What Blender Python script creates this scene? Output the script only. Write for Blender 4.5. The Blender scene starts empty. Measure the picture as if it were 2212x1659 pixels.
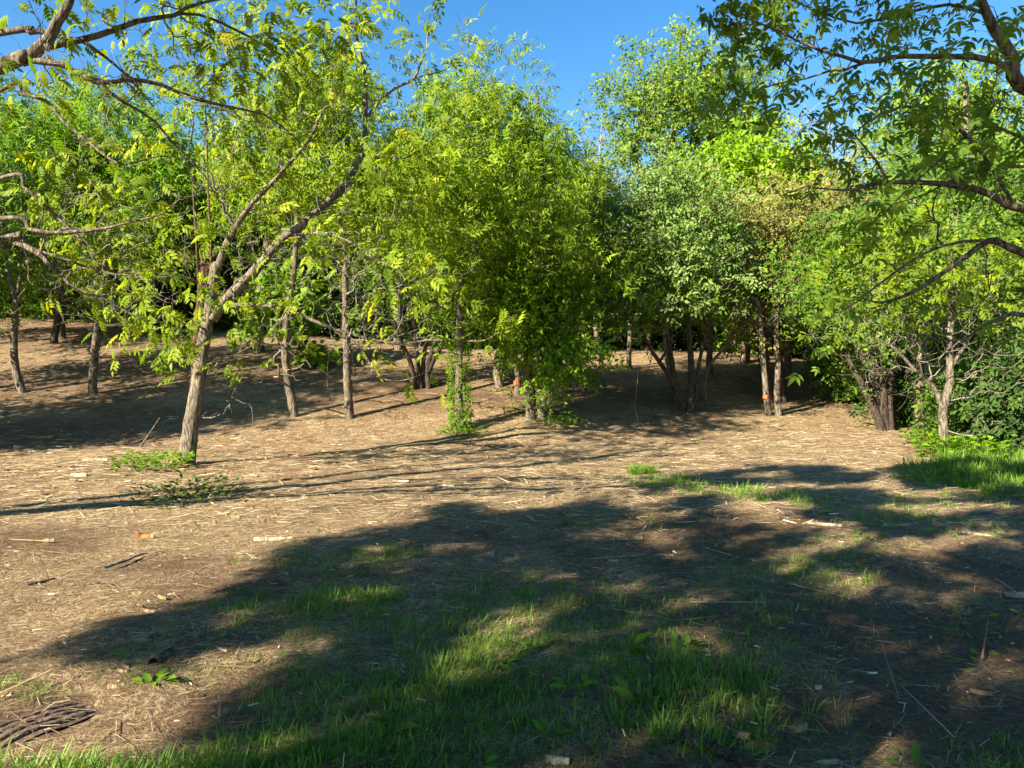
import bpy, math
import numpy as np
from mathutils import Vector

# ------------------------------------------------------------------ camera, sky, sun
scene = bpy.context.scene
FPX, CU, CV, HOR = 1580.0, 1106.0, 829.5, 780.0      # picture measured on a 2212 x 1659 grid
PITCH = -math.atan((CV - HOR) / FPX)
CAM = np.array([0.0, 0.0, 1.6])
cd = bpy.data.cameras.new('camera')
cd.sensor_width = 36.0
cd.lens = 36.0 * FPX / 2212.0
cd.clip_start = 0.05
cd.clip_end = 3000
cam = bpy.data.objects.new('camera', cd)
scene.collection.objects.link(cam)
cam.location = CAM
cam.rotation_euler = (math.pi / 2 + PITCH, 0, 0)
scene.camera = cam

SUN_EL = math.radians(31)
SUN_AZ = math.radians(50)          # the way the shadows fall, right of straight ahead
SD = np.array([math.sin(SUN_AZ) * math.cos(SUN_EL), math.cos(SUN_AZ) * math.cos(SUN_EL), -math.sin(SUN_EL)])
world = bpy.data.worlds.new('World')
scene.world = world
world.use_nodes = True
wn = world.node_tree
sky = wn.nodes.new('ShaderNodeTexSky')
sky.sky_type = 'NISHITA'
sky.sun_disc = False
sky.sun_elevation = SUN_EL
sky.sun_rotation = math.radians(180) + SUN_AZ
sky.altitude = 400
sky.air_density = 1.15
sky.dust_density = 0.25
sky.ozone_density = 2.6
bg = wn.nodes['Background']
bg.inputs['Strength'].default_value = 0.059
hs_ = wn.nodes.new('ShaderNodeHueSaturation')
hs_.inputs['Saturation'].default_value = 1.33
wn.links.new(sky.outputs[0], hs_.inputs['Color'])
wn.links.new(hs_.outputs[0], bg.inputs['Color'])
sl = bpy.data.lights.new('sun', 'SUN')
sl.energy = 5.0
sl.angle = math.radians(0.53)
sl.color = (1.0, 0.91, 0.74)
so = bpy.data.objects.new('sun', sl)
scene.collection.objects.link(so)
so.location = (-20, -20, 30)
so.rotation_euler = Vector(SD).to_track_quat('-Z', 'Y').to_euler()
vs = scene.view_settings
vs.view_transform = 'Standard'
vs.look = 'None'
vs.exposure = 2.05
vs.gamma = 1.0
vs.use_curve_mapping = False
scene.cycles.max_bounces = 6
scene.cycles.diffuse_bounces = 3
scene.cycles.transmission_bounces = 4
scene.cycles.glossy_bounces = 2

# ------------------------------------------------------------------ basic helpers
RNG = np.random.default_rng(11)
COL = scene.collection

def at(u, v, Y):
    """world point at depth Y seen at picture place (u, v)"""
    dx = (u - CU) / FPX
    dz = (CV - v) / FPX
    c, s = math.cos(PITCH), math.sin(PITCH)
    d = np.array([dx, c - s * dz, s + c * dz])
    return CAM + d * (Y / d[1])

def proj(P):
    P = np.atleast_2d(P) - CAM
    c, s = math.cos(PITCH), math.sin(PITCH)
    f = P[:, 1] * c + P[:, 2] * s
    up = -P[:, 1] * s + P[:, 2] * c
    f = np.where(np.abs(f) < 1e-6, 1e-6, f)
    return CU + FPX * P[:, 0] / f, CV - FPX * up / f, f

def sstep(a, b, x):
    t = np.clip((x - a) / (b - a), 0, 1)
    return t * t * (3 - 2 * t)

def wob(x, y, seed, f):
    r = np.random.default_rng(seed)
    o = 0
    for k in range(5):
        a, b = r.normal(size=2) * f * (1 + 0.5 * k)
        o = o + np.sin(a * x + b * y + r.uniform(0, 6.28)) / (1 + 0.45 * k)
    return o / 2.2

def height(x, y):
    x = np.asarray(x, float)
    y = np.asarray(y, float)
    y0 = np.interp(x, [-30, -10, 0, 6, 12], [12.6, 13.2, 13.4, 15.7, 16.9])
    sl_ = np.interp(x, [-30, 10, 15, 20], [0.26, 0.26, 0.13, 0.05])
    d = y - y0
    ramp = sl_ * np.where(d > 0, d * d / (d + 1.6), 0)
    hm = np.interp(x, [-30, -19, -10, 0, 8, 14, 25], [4.6, 4.1, 3.1, 2.2, 2.05, 1.3, 0.6])
    q = (ramp ** 3 + 1e-9) ** (1 / 3)
    hh = q * hm / ((q ** 4 + hm ** 4) ** 0.25)
    near = np.exp(-((x) ** 2 + (y - 6) ** 2) / 400)
    hh = hh + near * (0.012 * np.clip(wob(x, y, 6, 7.0), -.4, 2) + 0.007 * wob(x, y, 7, 15.0))
    hh = hh + 0.022 * wob(x, y, 3, 1.1) * near + 0.011 * wob(x, y, 4, 3.4) * near + 0.05 * wob(x, y, 5, 0.35)
    return hh

def hit(u, v):
    """ground point seen at (u, v)"""
    lo, hi = 1.2, None
    for Y in np.arange(1.5, 60, 0.25):
        p = at(u, v, Y)
        if p[2] < float(height(p[0], p[1])):
            hi = Y
            break
        lo = Y
    if hi is None:
        hi = lo
    for _ in range(24):
        m = 0.5 * (lo + hi)
        p = at(u, v, m)
        if p[2] < float(height(p[0], p[1])):
            hi = m
        else:
            lo = m
    p = at(u, v, hi)
    return np.array([p[0], p[1], float(height(p[0], p[1]))])

def mesh_np(name, V, faces, attr=None, smooth=False):
    """faces: list of (n,k) index arrays"""
    me = bpy.data.meshes.new(name)
    V = np.ascontiguousarray(V, dtype=np.float32)
    me.vertices.add(len(V))
    me.vertices.foreach_set('co', V.ravel())
    faces = [f for f in faces if len(f)]
    loops = np.concatenate([np.asarray(f, np.int32).ravel() for f in faces])
    sizes = np.concatenate([np.full(len(f), np.asarray(f).shape[1], np.int32) for f in faces])
    me.loops.add(len(loops))
    me.loops.foreach_set('vertex_index', loops)
    me.polygons.add(len(sizes))
    st = np.concatenate([[0], np.cumsum(sizes)[:-1]]).astype(np.int32)
    me.polygons.foreach_set('loop_start', st)
    if smooth:
        me.polygons.foreach_set('use_smooth', np.ones(len(sizes), bool))
    if attr is not None:
        a = me.attributes.new('tint', 'FLOAT', 'POINT')
        a.data.foreach_set('value', np.ascontiguousarray(attr, dtype=np.float32))
    me.update()
    me.validate()
    return me

def obj(name, me, mat=None, parent=None, loc=None):
    o = bpy.data.objects.new(name, me)
    COL.objects.link(o)
    if mat is not None and me is not None and len(me.materials) == 0:
        me.materials.append(mat)
    if parent is not None:
        o.parent = parent
    if loc is not None:
        o.location = loc
    return o

def empty(name, loc, label, cat, group=None):
    o = bpy.data.objects.new(name, None)
    COL.objects.link(o)
    o.location = loc
    o.empty_display_size = 0.2
    tag(o, label, cat, group)
    return o

def tag(o, label=None, cat=None, group=None, kind=None):
    if label: o['label'] = label
    if cat: o['category'] = cat
    if group: o['group'] = group
    if kind: o['kind'] = kind
    return o

# ------------------------------------------------------------------ materials
def newmat(name):
    m = bpy.data.materials.new(name)
    m.use_nodes = True
    nt = m.node_tree
    nt.nodes.clear()
    out = nt.nodes.new('ShaderNodeOutputMaterial')
    return m, nt, out

def N(nt, t, **kw):
    n = nt.nodes.new(t)
    for k, v in kw.items():
        if k in n.inputs:
            n.inputs[k].default_value = v
        else:
            setattr(n, k, v)
    return n

def ramp(nt, fac, stops):
    r = nt.nodes.new('ShaderNodeValToRGB')
    e = r.color_ramp.elements
    while len(e) < len(stops):
        e.new(0.5)
    for el, (p, c) in zip(e, stops):
        el.position = p
        el.color = (*c, 1)
    nt.links.new(fac, r.inputs[0])
    return r.outputs[0]

def leaf_mat(name, stops, transl=0.4, tcol=None, rough=0.55, spec=0.18):
    m, nt, out = newmat(name)
    L = nt.links
    at_ = N(nt, 'ShaderNodeAttribute', attribute_name='tint')
    col = ramp(nt, at_.outputs['Fac'], stops)
    p = N(nt, 'ShaderNodeBsdfPrincipled', Roughness=rough)
    p.inputs['Specular IOR Level'].default_value = spec
    L.new(col, p.inputs['Base Color'])
    t = N(nt, 'ShaderNodeBsdfTranslucent')
    mixc = N(nt, 'ShaderNodeMix', data_type='RGBA', blend_type='MULTIPLY')
    mixc.inputs[0].default_value = 1.0
    mixc.inputs[7].default_value = (*(tcol or (1.25, 1.3, 0.5)), 1)
    L.new(col, mixc.inputs[6])
    L.new(mixc.outputs[2], t.inputs['Color'])
    mx = N(nt, 'ShaderNodeMixShader')
    mx.inputs[0].default_value = transl
    L.new(p.outputs[0], mx.inputs[1])
    L.new(t.outputs[0], mx.inputs[2])
    L.new(mx.outputs[0], out.inputs[0])
    return m

def bark_mat(name, c0, c1, c2, scale=9.0, moss=0.0):
    m, nt, out = newmat(name)
    L = nt.links
    tc = N(nt, 'ShaderNodeTexCoord')
    mp = N(nt, 'ShaderNodeMapping')
    mp.inputs['Scale'].default_value = (1, 1, 0.22)
    L.new(tc.outputs['Object'], mp.inputs[0])
    n1 = N(nt, 'ShaderNodeTexNoise', Scale=scale * 4, Detail=6.0, Roughness=0.65)
    L.new(mp.outputs[0], n1.inputs['Vector'])
    n2 = N(nt, 'ShaderNodeTexNoise', Scale=2.2, Detail=3.0)
    L.new(tc.outputs['Object'], n2.inputs['Vector'])
    col = ramp(nt, n1.outputs['Fac'], [(0.40, c0), (0.5, c1), (0.64, c2)])
    mx = N(nt, 'ShaderNodeMix', data_type='RGBA', blend_type='MULTIPLY')
    mx.inputs[0].default_value = 0.6
    L.new(col, mx.inputs[6])
    L.new(ramp(nt, n2.outputs['Fac'], [(0.3, (0.62, 0.6, 0.58)), (0.7, (1.15, 1.12, 1.05))]), mx.inputs[7])
    p = N(nt, 'ShaderNodeBsdfPrincipled', Roughness=0.9)
    p.inputs['Specular IOR Level'].default_value = 0.15
    L.new(mx.outputs[2], p.inputs['Base Color'])
    b = N(nt, 'ShaderNodeBump', Strength=1.0, Distance=0.045)
    L.new(n1.outputs['Fac'], b.inputs['Height'])
    L.new(b.outputs[0], p.inputs['Normal'])
    L.new(p.outputs[0], out.inputs[0])
    return m

M = {}
M['bark_pale'] = bark_mat('bark_pale', (0.06, 0.046, 0.034), (0.165, 0.135, 0.10), (0.28, 0.24, 0.185))
M['bark_mid'] = bark_mat('bark_mid', (0.06, 0.045, 0.032), (0.15, 0.12, 0.085), (0.25, 0.205, 0.15))
M['bark_dark'] = bark_mat('bark_dark', (0.028, 0.02, 0.016), (0.065, 0.05, 0.038), (0.12, 0.095, 0.07))
M['bark_twig'] = bark_mat('bark_twig', (0.13, 0.11, 0.085), (0.25, 0.215, 0.17), (0.36, 0.315, 0.255))
M['bark_grey'] = bark_mat('bark_grey', (0.16, 0.145, 0.135), (0.27, 0.245, 0.225), (0.36, 0.33, 0.30))
M['bark_red'] = bark_mat('bark_red', (0.05, 0.028, 0.018), (0.12, 0.07, 0.045), (0.20, 0.125, 0.085))
M['wood_raw'] = bark_mat('wood_raw', (0.14, 0.085, 0.04), (0.27, 0.18, 0.095), (0.38, 0.28, 0.16), 5)
M['wood_orange'] = bark_mat('wood_orange', (0.16, 0.07, 0.03), (0.32, 0.15, 0.06), (0.42, 0.22, 0.10), 5)
M['wood_white'] = bark_mat('wood_white', (0.22, 0.165, 0.10), (0.36, 0.29, 0.20), (0.47, 0.40, 0.29), 5)
M['paint'] = bark_mat('orange_paint', (0.26, 0.10, 0.04), (0.52, 0.13, 0.035), (0.62, 0.20, 0.08), 5)

M['leaf_walnut'] = leaf_mat('leaf_walnut', [(0, (0.10, 0.165, 0.008)), (0.5, (0.19, 0.265, 0.010)), (0.85, (0.29, 0.35, 0.012)), (1, (0.36, 0.35, 0.014))], 0.48, (1.15, 1.2, 0.4))
M['leaf_willow'] = leaf_mat('leaf_willow', [(0, (0.095, 0.165, 0.011)), (0.5, (0.185, 0.275, 0.014)), (1, (0.31, 0.385, 0.02))], 0.48, (1.15, 1.25, 0.5))
M['leaf_bright'] = leaf_mat('leaf_bright', [(0, (0.06, 0.14, 0.008)), (0.5, (0.125, 0.235, 0.010)), (1, (0.21, 0.33, 0.014))], 0.4)
M['leaf_green'] = leaf_mat('leaf_green', [(0, (0.05, 0.115, 0.012)), (0.5, (0.10, 0.185, 0.017)), (1, (0.17, 0.265, 0.026))], 0.42)
M['leaf_maple'] = leaf_mat('leaf_maple', [(0, (0.10, 0.19, 0.006)), (0.5, (0.17, 0.29, 0.009)), (1, (0.26, 0.38, 0.012))], 0.42)
M['leaf_grey'] = leaf_mat('leaf_grey', [(0, (0.085, 0.15, 0.026)), (0.5, (0.14, 0.215, 0.045)), (1, (0.21, 0.28, 0.08))], 0.36, (1.1, 1.2, 0.6))
M['leaf_olive'] = leaf_mat('leaf_olive', [(0, (0.125, 0.13, 0.026)), (0.5, (0.20, 0.195, 0.045)), (1, (0.29, 0.265, 0.075))], 0.34, (1.1, 1.1, 0.5))
M['leaf_poplar'] = leaf_mat('leaf_poplar', [(0, (0.07, 0.14, 0.014)), (0.5, (0.14, 0.22, 0.02)), (1, (0.23, 0.31, 0.035))], 0.4)
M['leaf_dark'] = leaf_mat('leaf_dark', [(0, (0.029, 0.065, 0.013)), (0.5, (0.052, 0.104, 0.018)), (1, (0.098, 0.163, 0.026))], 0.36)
M['leaf_elder'] = leaf_mat('leaf_elder', [(0, (0.07, 0.135, 0.016)), (0.5, (0.13, 0.215, 0.02)), (1, (0.22, 0.31, 0.026))], 0.5)
M['grass'] = leaf_mat('grass', [(0, (0.065, 0.138, 0.017)), (0.45, (0.123, 0.232, 0.026)), (0.8, (0.217, 0.319, 0.043)), (1, (0.406, 0.362, 0.131))], 0.35)
M['hay'] = leaf_mat('hay', [(0, (0.138, 0.098, 0.052)), (0.45, (0.345, 0.253, 0.138)), (0.85, (0.529, 0.414, 0.241)), (1, (0.690, 0.598, 0.437))], 0.12, (1.0, 0.9, 0.7), 0.7, 0.2)
M['chip'] = leaf_mat('chip', [(0, (0.115, 0.063, 0.034)), (0.4, (0.299, 0.184, 0.098)), (0.8, (0.529, 0.391, 0.230)), (1, (0.713, 0.598, 0.437))], 0.0, None, 0.8, 0.15)

def earth_mat():
    m, nt, out = newmat('bare_earth')
    tc = N(nt, 'ShaderNodeTexCoord')
    n1 = N(nt, 'ShaderNodeTexNoise', Scale=60.0, Detail=5.0)
    nt.links.new(tc.outputs['Object'], n1.inputs['Vector'])
    p = N(nt, 'ShaderNodeBsdfPrincipled', Roughness=0.95)
    nt.links.new(ramp(nt, n1.outputs['Fac'], [(0.35, (0.05, 0.03, 0.019)), (0.6, (0.11, 0.07, 0.043)), (0.75, (0.22, 0.15, 0.09))]), p.inputs['Base Color'])
    b_ = N(nt, 'ShaderNodeBump', Strength=0.6, Distance=0.008)
    nt.links.new(n1.outputs['Fac'], b_.inputs['Height'])
    nt.links.new(b_.outputs[0], p.inputs['Normal'])
    nt.links.new(p.outputs[0], out.inputs[0])
    return m
M['earth'] = earth_mat()

def ground_mat():
    m, nt, out = newmat('mulch_ground')
    L = nt.links
    tc = N(nt, 'ShaderNodeTexCoord')
    big = N(nt, 'ShaderNodeTexNoise', Scale=0.42, Detail=4.0, Roughness=0.6)
    mid = N(nt, 'ShaderNodeTexNoise', Scale=2.6, Detail=5.0, Roughness=0.7)
    fine = N(nt, 'ShaderNodeTexNoise', Scale=34.0, Detail=6.0, Roughness=0.75)
    for n in (big, mid, fine):
        L.new(tc.outputs['Object'], n.inputs['Vector'])
    # short fibres lying in two directions
    fib = []
    wp = N(nt, 'ShaderNodeTexNoise', Scale=2.3, Detail=3.0)
    L.new(tc.outputs['Object'], wp.inputs['Vector'])
    wa = N(nt, 'ShaderNodeVectorMath', operation='SCALE')
    wa.inputs['Scale'].default_value = 0.55
    L.new(wp.outputs['Color'], wa.inputs[0])
    wb = N(nt, 'ShaderNodeVectorMath', operation='ADD')
    L.new(tc.outputs['Object'], wb.inputs[0]); L.new(wa.outputs[0], wb.inputs[1])
    for rot, sc in ((0.5, (7, 60, 30)), (-0.7, (55, 8, 30)), (1.3, (12, 110, 30))):
        mp = N(nt, 'ShaderNodeMapping')
        mp.inputs['Rotation'].default_value = (0, 0, rot)
        mp.inputs['Scale'].default_value = sc
        L.new(wb.outputs[0], mp.inputs[0])
        f = N(nt, 'ShaderNodeTexNoise', Scale=1.0, Detail=3.0, Distortion=1.4)
        L.new(mp.outputs[0], f.inputs['Vector'])
        fib.append(f.outputs['Fac'])
    mx1 = N(nt, 'ShaderNodeMath', operation='MAXIMUM')
    L.new(fib[0], mx1.inputs[0]); L.new(fib[1], mx1.inputs[1])
    mx2 = N(nt, 'ShaderNodeMath', operation='MAXIMUM')
    L.new(mx1.outputs[0], mx2.inputs[0]); L.new(fib[2], mx2.inputs[1])
    straw = ramp(nt, mx2.outputs[0], [(0.46, (0.09, 0.055, 0.03)), (0.55, (0.27, 0.18, 0.095)), (0.64, (0.54, 0.40, 0.22)), (0.78, (0.74, 0.60, 0.37))])
    soil = ramp(nt, fine.outputs['Fac'], [(0.3, (0.062, 0.036, 0.022)), (0.55, (0.145, 0.088, 0.053)), (0.75, (0.27, 0.175, 0.105))])
    add = N(nt, 'ShaderNodeMath', operation='MULTIPLY_ADD')
    add.inputs[1].default_value = 0.55
    L.new(big.outputs['Fac'], add.inputs[0])
    half = N(nt, 'ShaderNodeMath', operation='MULTIPLY')
    half.inputs[1].default_value = 0.55
    L.new(mid.outputs['Fac'], half.inputs[0])
    L.new(half.outputs[0], add.inputs[2])
    msk = ramp(nt, add.outputs[0], [(0.42, (0, 0, 0)), (0.58, (1, 1, 1))])
    # bare trodden earth, painted per vertex where the sward is worn through, and to darken shaded ground
    soilat = N(nt, 'ShaderNodeAttribute', attribute_name='tint')
    inv = N(nt, 'ShaderNodeMath', operation='SUBTRACT', use_clamp=True)
    L.new(msk, inv.inputs[0]); L.new(soilat.outputs['Fac'], inv.inputs[1])
    sc = N(nt, 'ShaderNodeMath', operation='MULTIPLY_ADD', use_clamp=True)
    sc.inputs[1].default_value = 0.75
    sc.inputs[2].default_value = 0.18
    L.new(inv.outputs[0], sc.inputs[0])
    mix = N(nt, 'ShaderNodeMix', data_type='RGBA')
    L.new(sc.outputs[0], mix.inputs[0]); L.new(soil, mix.inputs[6]); L.new(straw, mix.inputs[7])
    p = N(nt, 'ShaderNodeBsdfPrincipled', Roughness=0.95)
    p.inputs['Specular IOR Level'].default_value = 0.1
    L.new(mix.outputs[2], p.inputs['Base Color'])
    hsum = N(nt, 'ShaderNodeMath', operation='ADD')
    L.new(mx2.outputs[0], hsum.inputs[0]); L.new(fine.outputs['Fac'], hsum.inputs[1])
    b = N(nt, 'ShaderNodeBump', Strength=1.0, Distance=0.045)
    L.new(hsum.outputs[0], b.inputs['Height'])
    L.new(b.outputs[0], p.inputs['Normal'])
    L.new(p.outputs[0], out.inputs[0])
    return m
M['ground'] = ground_mat()

# ------------------------------------------------------------------ ground sheet
def axis(c, step, g, ext):
    a = [0.0]
    s = step
    while a[-1] < ext:
        a.append(a[-1] + s)
        s *= g
    return np.array(a)
xa = axis(0, 0.06, 1.028, 400)
xs = np.concatenate([-xa[::-1][:-1], xa])
yf = axis(0, 0.045, 1.020, 600) + 2.4
yb = 2.4 - axis(0, 0.09, 1.12, 200)[1:]
ys = np.concatenate([yb[::-1], yf])
# worn, bare earth: wheel ruts and scuffs; near-right patches also darken the ground in shade
SOIL = []
for (u, v, rx, ry) in [(380, 1215, .75, .45), (450, 1265, .7, .35), (380, 1290, .5, .3), (90, 1165, 1.0, .6), (430, 1555, .5, .3), (1950, 1330, .9, .6),
                       (1700, 1120, .9, .7), (1560, 1180, 1.0, .5), (2050, 1200, .8, .5), (1250, 1640, .8, .2), (1900, 1460, .7, .4), (500, 1500, .35, .2), (90, 1555, .3, .2), (1050, 1480, .5, .2), (1900, 1350, 1.6, 1.0), (1500, 1150, 1.6, 1.0), (1750, 1550, 1.2, .5), (2050, 1550, 1.0, .6), (2150, 1250, 1.2, 1.0),
                       (120, 930, 3.2, 1.3), (330, 900, 2.4, 1.2), (60, 830, 4, 2.2), (330, 790, 4, 2.5), (620, 800, 3, 2.0), (160, 720, 5, 3), (900, 850, 2, 1.5), (1300, 850, 2.5, 1.8), (1750, 850, 2.5, 2)]:
    p = hit(u, v)
    SOIL.append((p[0], p[1], rx, ry))
def soil_mask(x, y):
    o = np.zeros_like(x)
    for (a, b, rx, ry) in SOIL:
        d = ((x - a) / rx) ** 2 + ((y - b) / ry) ** 2
        o = np.maximum(o, np.exp(-d * 1.2))
    return np.clip(o * .95 + 0.3 * wob(x, y, 21, 3.0) * (o > 0.15), 0, 1)
GX, GY = np.meshgrid(xs, ys)
GZ = height(GX, GY)
sm = soil_mask(GX, GY)
clod = wob(GX, GY, 31, 14.0) * 0.5 + wob(GX, GY, 32, 25.0) * 0.4
GZ = GZ + sm * (clod * 0.026 - 0.02)
_tp = hit(95, 1553)
_td = hit(185, 1530) - hit(5, 1588)
_ta = math.atan2(_td[1], _td[0])
_tu = (GX - _tp[0]) * math.cos(_ta) + (GY - _tp[1]) * math.sin(_ta)
_tv = -(GX - _tp[0]) * math.sin(_ta) + (GY - _tp[1]) * math.cos(_ta)
GZ = GZ - 0.06 * np.exp(-(np.clip(_tu / 0.155, -9, 9) ** 4 + np.clip(_tv / 0.08, -9, 9) ** 4))      # sunk where the tyre pressed
nx, ny = len(xs), len(ys)
idx = np.arange(nx * ny).reshape(ny, nx)
q = np.stack([idx[:-1, :-1], idx[:-1, 1:], idx[1:, 1:], idx[1:, :-1]], -1).reshape(-1, 4)
gme = mesh_np('ground', np.stack([GX, GY, GZ], -1).reshape(-1, 3), [q], sm.ravel(), True)
ground = tag(obj('ground', gme, M['ground']), 'mulched woodland floor of chips, straw and bare earth', kind='structure')

# ------------------------------------------------------------------ tubes
def catmull(P, n):
    P = np.asarray(P, float)
    if len(P) < 3:
        t = np.linspace(0, 1, n)[:, None]
        return P[0] * (1 - t) + P[-1] * t
    Q = np.vstack([2 * P[0] - P[1], P, 2 * P[-1] - P[-2]])
    t = np.linspace(0, len(P) - 1 - 1e-6, n)
    i = t.astype(int)
    f = (t - i)[:, None]
    a, b, c, d = Q[i], Q[i + 1], Q[i + 2], Q[i + 3]
    return 0.5 * (2 * b + (c - a) * f + (2 * a - 5 * b + 4 * c - d) * f ** 2 + (3 * b - a - 3 * c + d) * f ** 3)

def tube(path, radii, sides=10, rough=0.06, flare=0.0, seed=0, step=0.12, wander=0.0):
    """one limb with ridged bark and a root flare: returns V, quads, centre line, radii"""
    r = np.random.default_rng(seed)
    path = np.asarray(path, float)
    L = np.linalg.norm(np.diff(path, axis=0), axis=1).sum()
    n = int(max(4, min(70, L / step)))
    C = catmull(path, n)
    R = np.interp(np.linspace(0, 1, n), np.linspace(0, 1, len(radii)), radii)
    if wander:
        w = r.normal(size=(n, 3)) * wander
        for _ in range(3):
            w[1:-1] = (w[:-2] + w[1:-1] * 2 + w[2:]) / 4
        w[0] = 0
        C = C + w
    T = np.gradient(C, axis=0)
    T /= np.linalg.norm(T, axis=1)[:, None] + 1e-9
    ref = np.array([0.31, 0.94, 0.12])
    A = np.cross(T, ref)
    A /= np.linalg.norm(A, axis=1)[:, None] + 1e-9
    B = np.cross(T, A)
    th = np.linspace(0, 2 * np.pi, sides, endpoint=False)
    s = np.linspace(0, L, n)
    mod = 1 + rough * (np.sin(th * 3 + r.uniform(0, 6))[None, :] * 0.6 + np.sin(th[None, :] * 5 + s[:, None] * 2.1 + r.uniform(0, 6)) * 0.6 + r.normal(size=(n, sides)) * 0.5)
    if flare:
        mod = mod * (1 + flare * np.exp(-s[:, None] / (2.2 * R[0])) * (1 + 0.45 * np.sin(th * 4 + r.uniform(0, 6)))[None, :])
    V = C[:, None, :] + (A[:, None, :] * np.cos(th)[None, :, None] + B[:, None, :] * np.sin(th)[None, :, None]) * (R[:, None] * mod)[:, :, None]
    V = V.reshape(-1, 3)
    ii = np.arange(n * sides).reshape(n, sides)
    q = np.stack([ii[:-1], np.roll(ii[:-1], -1, 1), np.roll(ii[1:], -1, 1), ii[1:]], -1).reshape(-1, 4)
    V = np.vstack([V, C[-1:] + T[-1:] * R[-1]])
    tip = np.stack([ii[-1], np.roll(ii[-1], -1), np.full(sides, len(V) - 1)], -1)
    return V, q, tip, C, R

def join(parts):
    """parts: list of (V, [faces...])"""
    VV, FF, o = [], [], 0
    for V, fs in parts:
        VV.append(V)
        for f in fs:
            FF.append(np.asarray(f) + o)
        o += len(V)
    tri = [f for f in FF if f.shape[1] == 3]
    quad = [f for f in FF if f.shape[1] == 4]
    out = []
    if quad: out.append(np.concatenate(quad))
    if tri: out.append(np.concatenate(tri))
    return np.concatenate(VV), out

# ------------------------------------------------------------------ branch growth
def mst(nodes, plen, pts, bf):
    """joins pts onto the nodes by the cheapest path; returns parent index of every pt"""
    n0, n = len(nodes), len(pts)
    d = np.linalg.norm(pts[:, None] - nodes[None], axis=2)
    c = d + bf * plen[None]
    par = c.argmin(1)
    cost = c[np.arange(n), par]
    dist = d[np.arange(n), par]
    parl = plen[par]
    done = np.zeros(n, bool)
    order = []
    P = np.full(n, -1)
    pl = np.zeros(n)
    for _ in range(n):
        i = int(np.argmin(np.where(done, 1e9, cost)))
        done[i] = True
        order.append(i)
        P[i] = par[i]
        pl[i] = parl[i] + dist[i]
        dn = np.linalg.norm(pts - pts[i], axis=1)
        cn = dn + bf * pl[i]
        b = (cn < cost) & ~done
        cost[b] = cn[b]; par[b] = n0 + i; dist[b] = dn[b]; parl[b] = pl[i]
    return P, order

def grow(trunk_nodes, trunk_plen, trunk_r, pts, bf=0.35, rtip=0.004, expo=0.42, sag=0.0, seed=0, kink=0.10, sides=3):
    r = np.random.default_rng(seed)
    n0, n = len(trunk_nodes), len(pts)
    P, order = mst(trunk_nodes, trunk_plen, pts, bf)
    cnt = np.ones(n0 + n)
    for i in reversed(order):
        cnt[P[i]] += cnt[n0 + i]
    allp = np.vstack([trunk_nodes, pts])
    rad = rtip * cnt ** expo
    rad[:n0] = trunk_r
    for i in order:
        rad[n0 + i] = min(rad[n0 + i], 0.8 * rad[P[i]])
    a, b = allp[P], pts
    ln = np.linalg.norm(b - a, axis=1)[:, None]
    m1 = a + (b - a) * 0.33 + r.normal(size=(n, 3)) * ln * kink + np.array([0, 0, -1]) * ln * sag
    m2 = a + (b - a) * 0.68 + r.normal(size=(n, 3)) * ln * kink + np.array([0, 0, -1]) * ln * sag
    ra = np.minimum(rad[P], rad[n0:] * 1.35)
    rb = rad[n0:]
    stations = [a, m1, m2, b]
    rr = [ra, ra * 0.67 + rb * 0.33, ra * 0.33 + rb * 0.67, rb]
    T = (b - a) / (ln + 1e-9)
    ref = np.array([0.31, 0.94, 0.12])
    A = np.cross(T, ref); A /= np.linalg.norm(A, axis=1)[:, None] + 1e-9
    B = np.cross(T, A)
    th = np.linspace(0, 2 * np.pi, sides, endpoint=False)
    ring = A[:, None, :] * np.cos(th)[None, :, None] + B[:, None, :] * np.sin(th)[None, :, None]
    V = np.stack([s[:, None, :] + ring * q_[:, None, None] for s, q_ in zip(stations, rr)], 1)   # n,4,sides,3
    ii = np.arange(n * 4 * sides).reshape(n, 4, sides)
    q = np.stack([ii[:, :-1], np.roll(ii[:, :-1], -1, 2), np.roll(ii[:, 1:], -1, 2), ii[:, 1:]], -1).reshape(-1, 4)
    tipness = cnt[n0:]
    return V.reshape(-1, 3), q, tipness, a, b

# ------------------------------------------------------------------ leaves
def leaf_simple(w, fold=0.18, droop=0.0):
    V = np.array([[0, 0, 0], [-w / 2, 0.42, fold * w], [w / 2, 0.42, fold * w], [0, 1, -droop]], float)
    return V, np.array([[0, 2, 3], [0, 3, 1]])

def leaf_fine(w, fold=0.2, droop=0.15):
    V = np.array([[0, 0, 0], [-w * .34, .18, fold * w * .7], [w * .34, .18, fold * w * .7], [-w / 2, .45, fold * w - droop * .15], [w / 2, .45, fold * w - droop * .15],
                  [-w * .28, .76, fold * w * .5 - droop * .5], [w * .28, .76, fold * w * .5 - droop * .5], [0, 1, -droop], [0, .45, -droop * .15], [0, .76, -droop * .5], [0, .18, 0]], float)
    F = np.array([[0, 2, 10], [0, 10, 1], [10, 2, 4], [10, 4, 8], [1, 10, 8], [1, 8, 3], [8, 4, 6], [8, 6, 9], [3, 8, 9], [3, 9, 5], [9, 6, 7], [5, 9, 7]])
    return V, F

def compose(parts):
    """parts: (template V,F, base xyz, dir, normal, scale)"""
    out = []
    for V, F, b, d, nrm, s in parts:
        d = np.array(d, float); d /= np.linalg.norm(d)
        nrm = np.array(nrm, float); nrm -= d * nrm.dot(d); nrm /= np.linalg.norm(nrm)
        x = np.cross(d, nrm)
        out.append((np.array(b) + s * (V[:, :1] * x + V[:, 1:2] * d + V[:, 2:] * nrm), [F]))
    V, F = join(out)
    return V, F[0]

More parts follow.
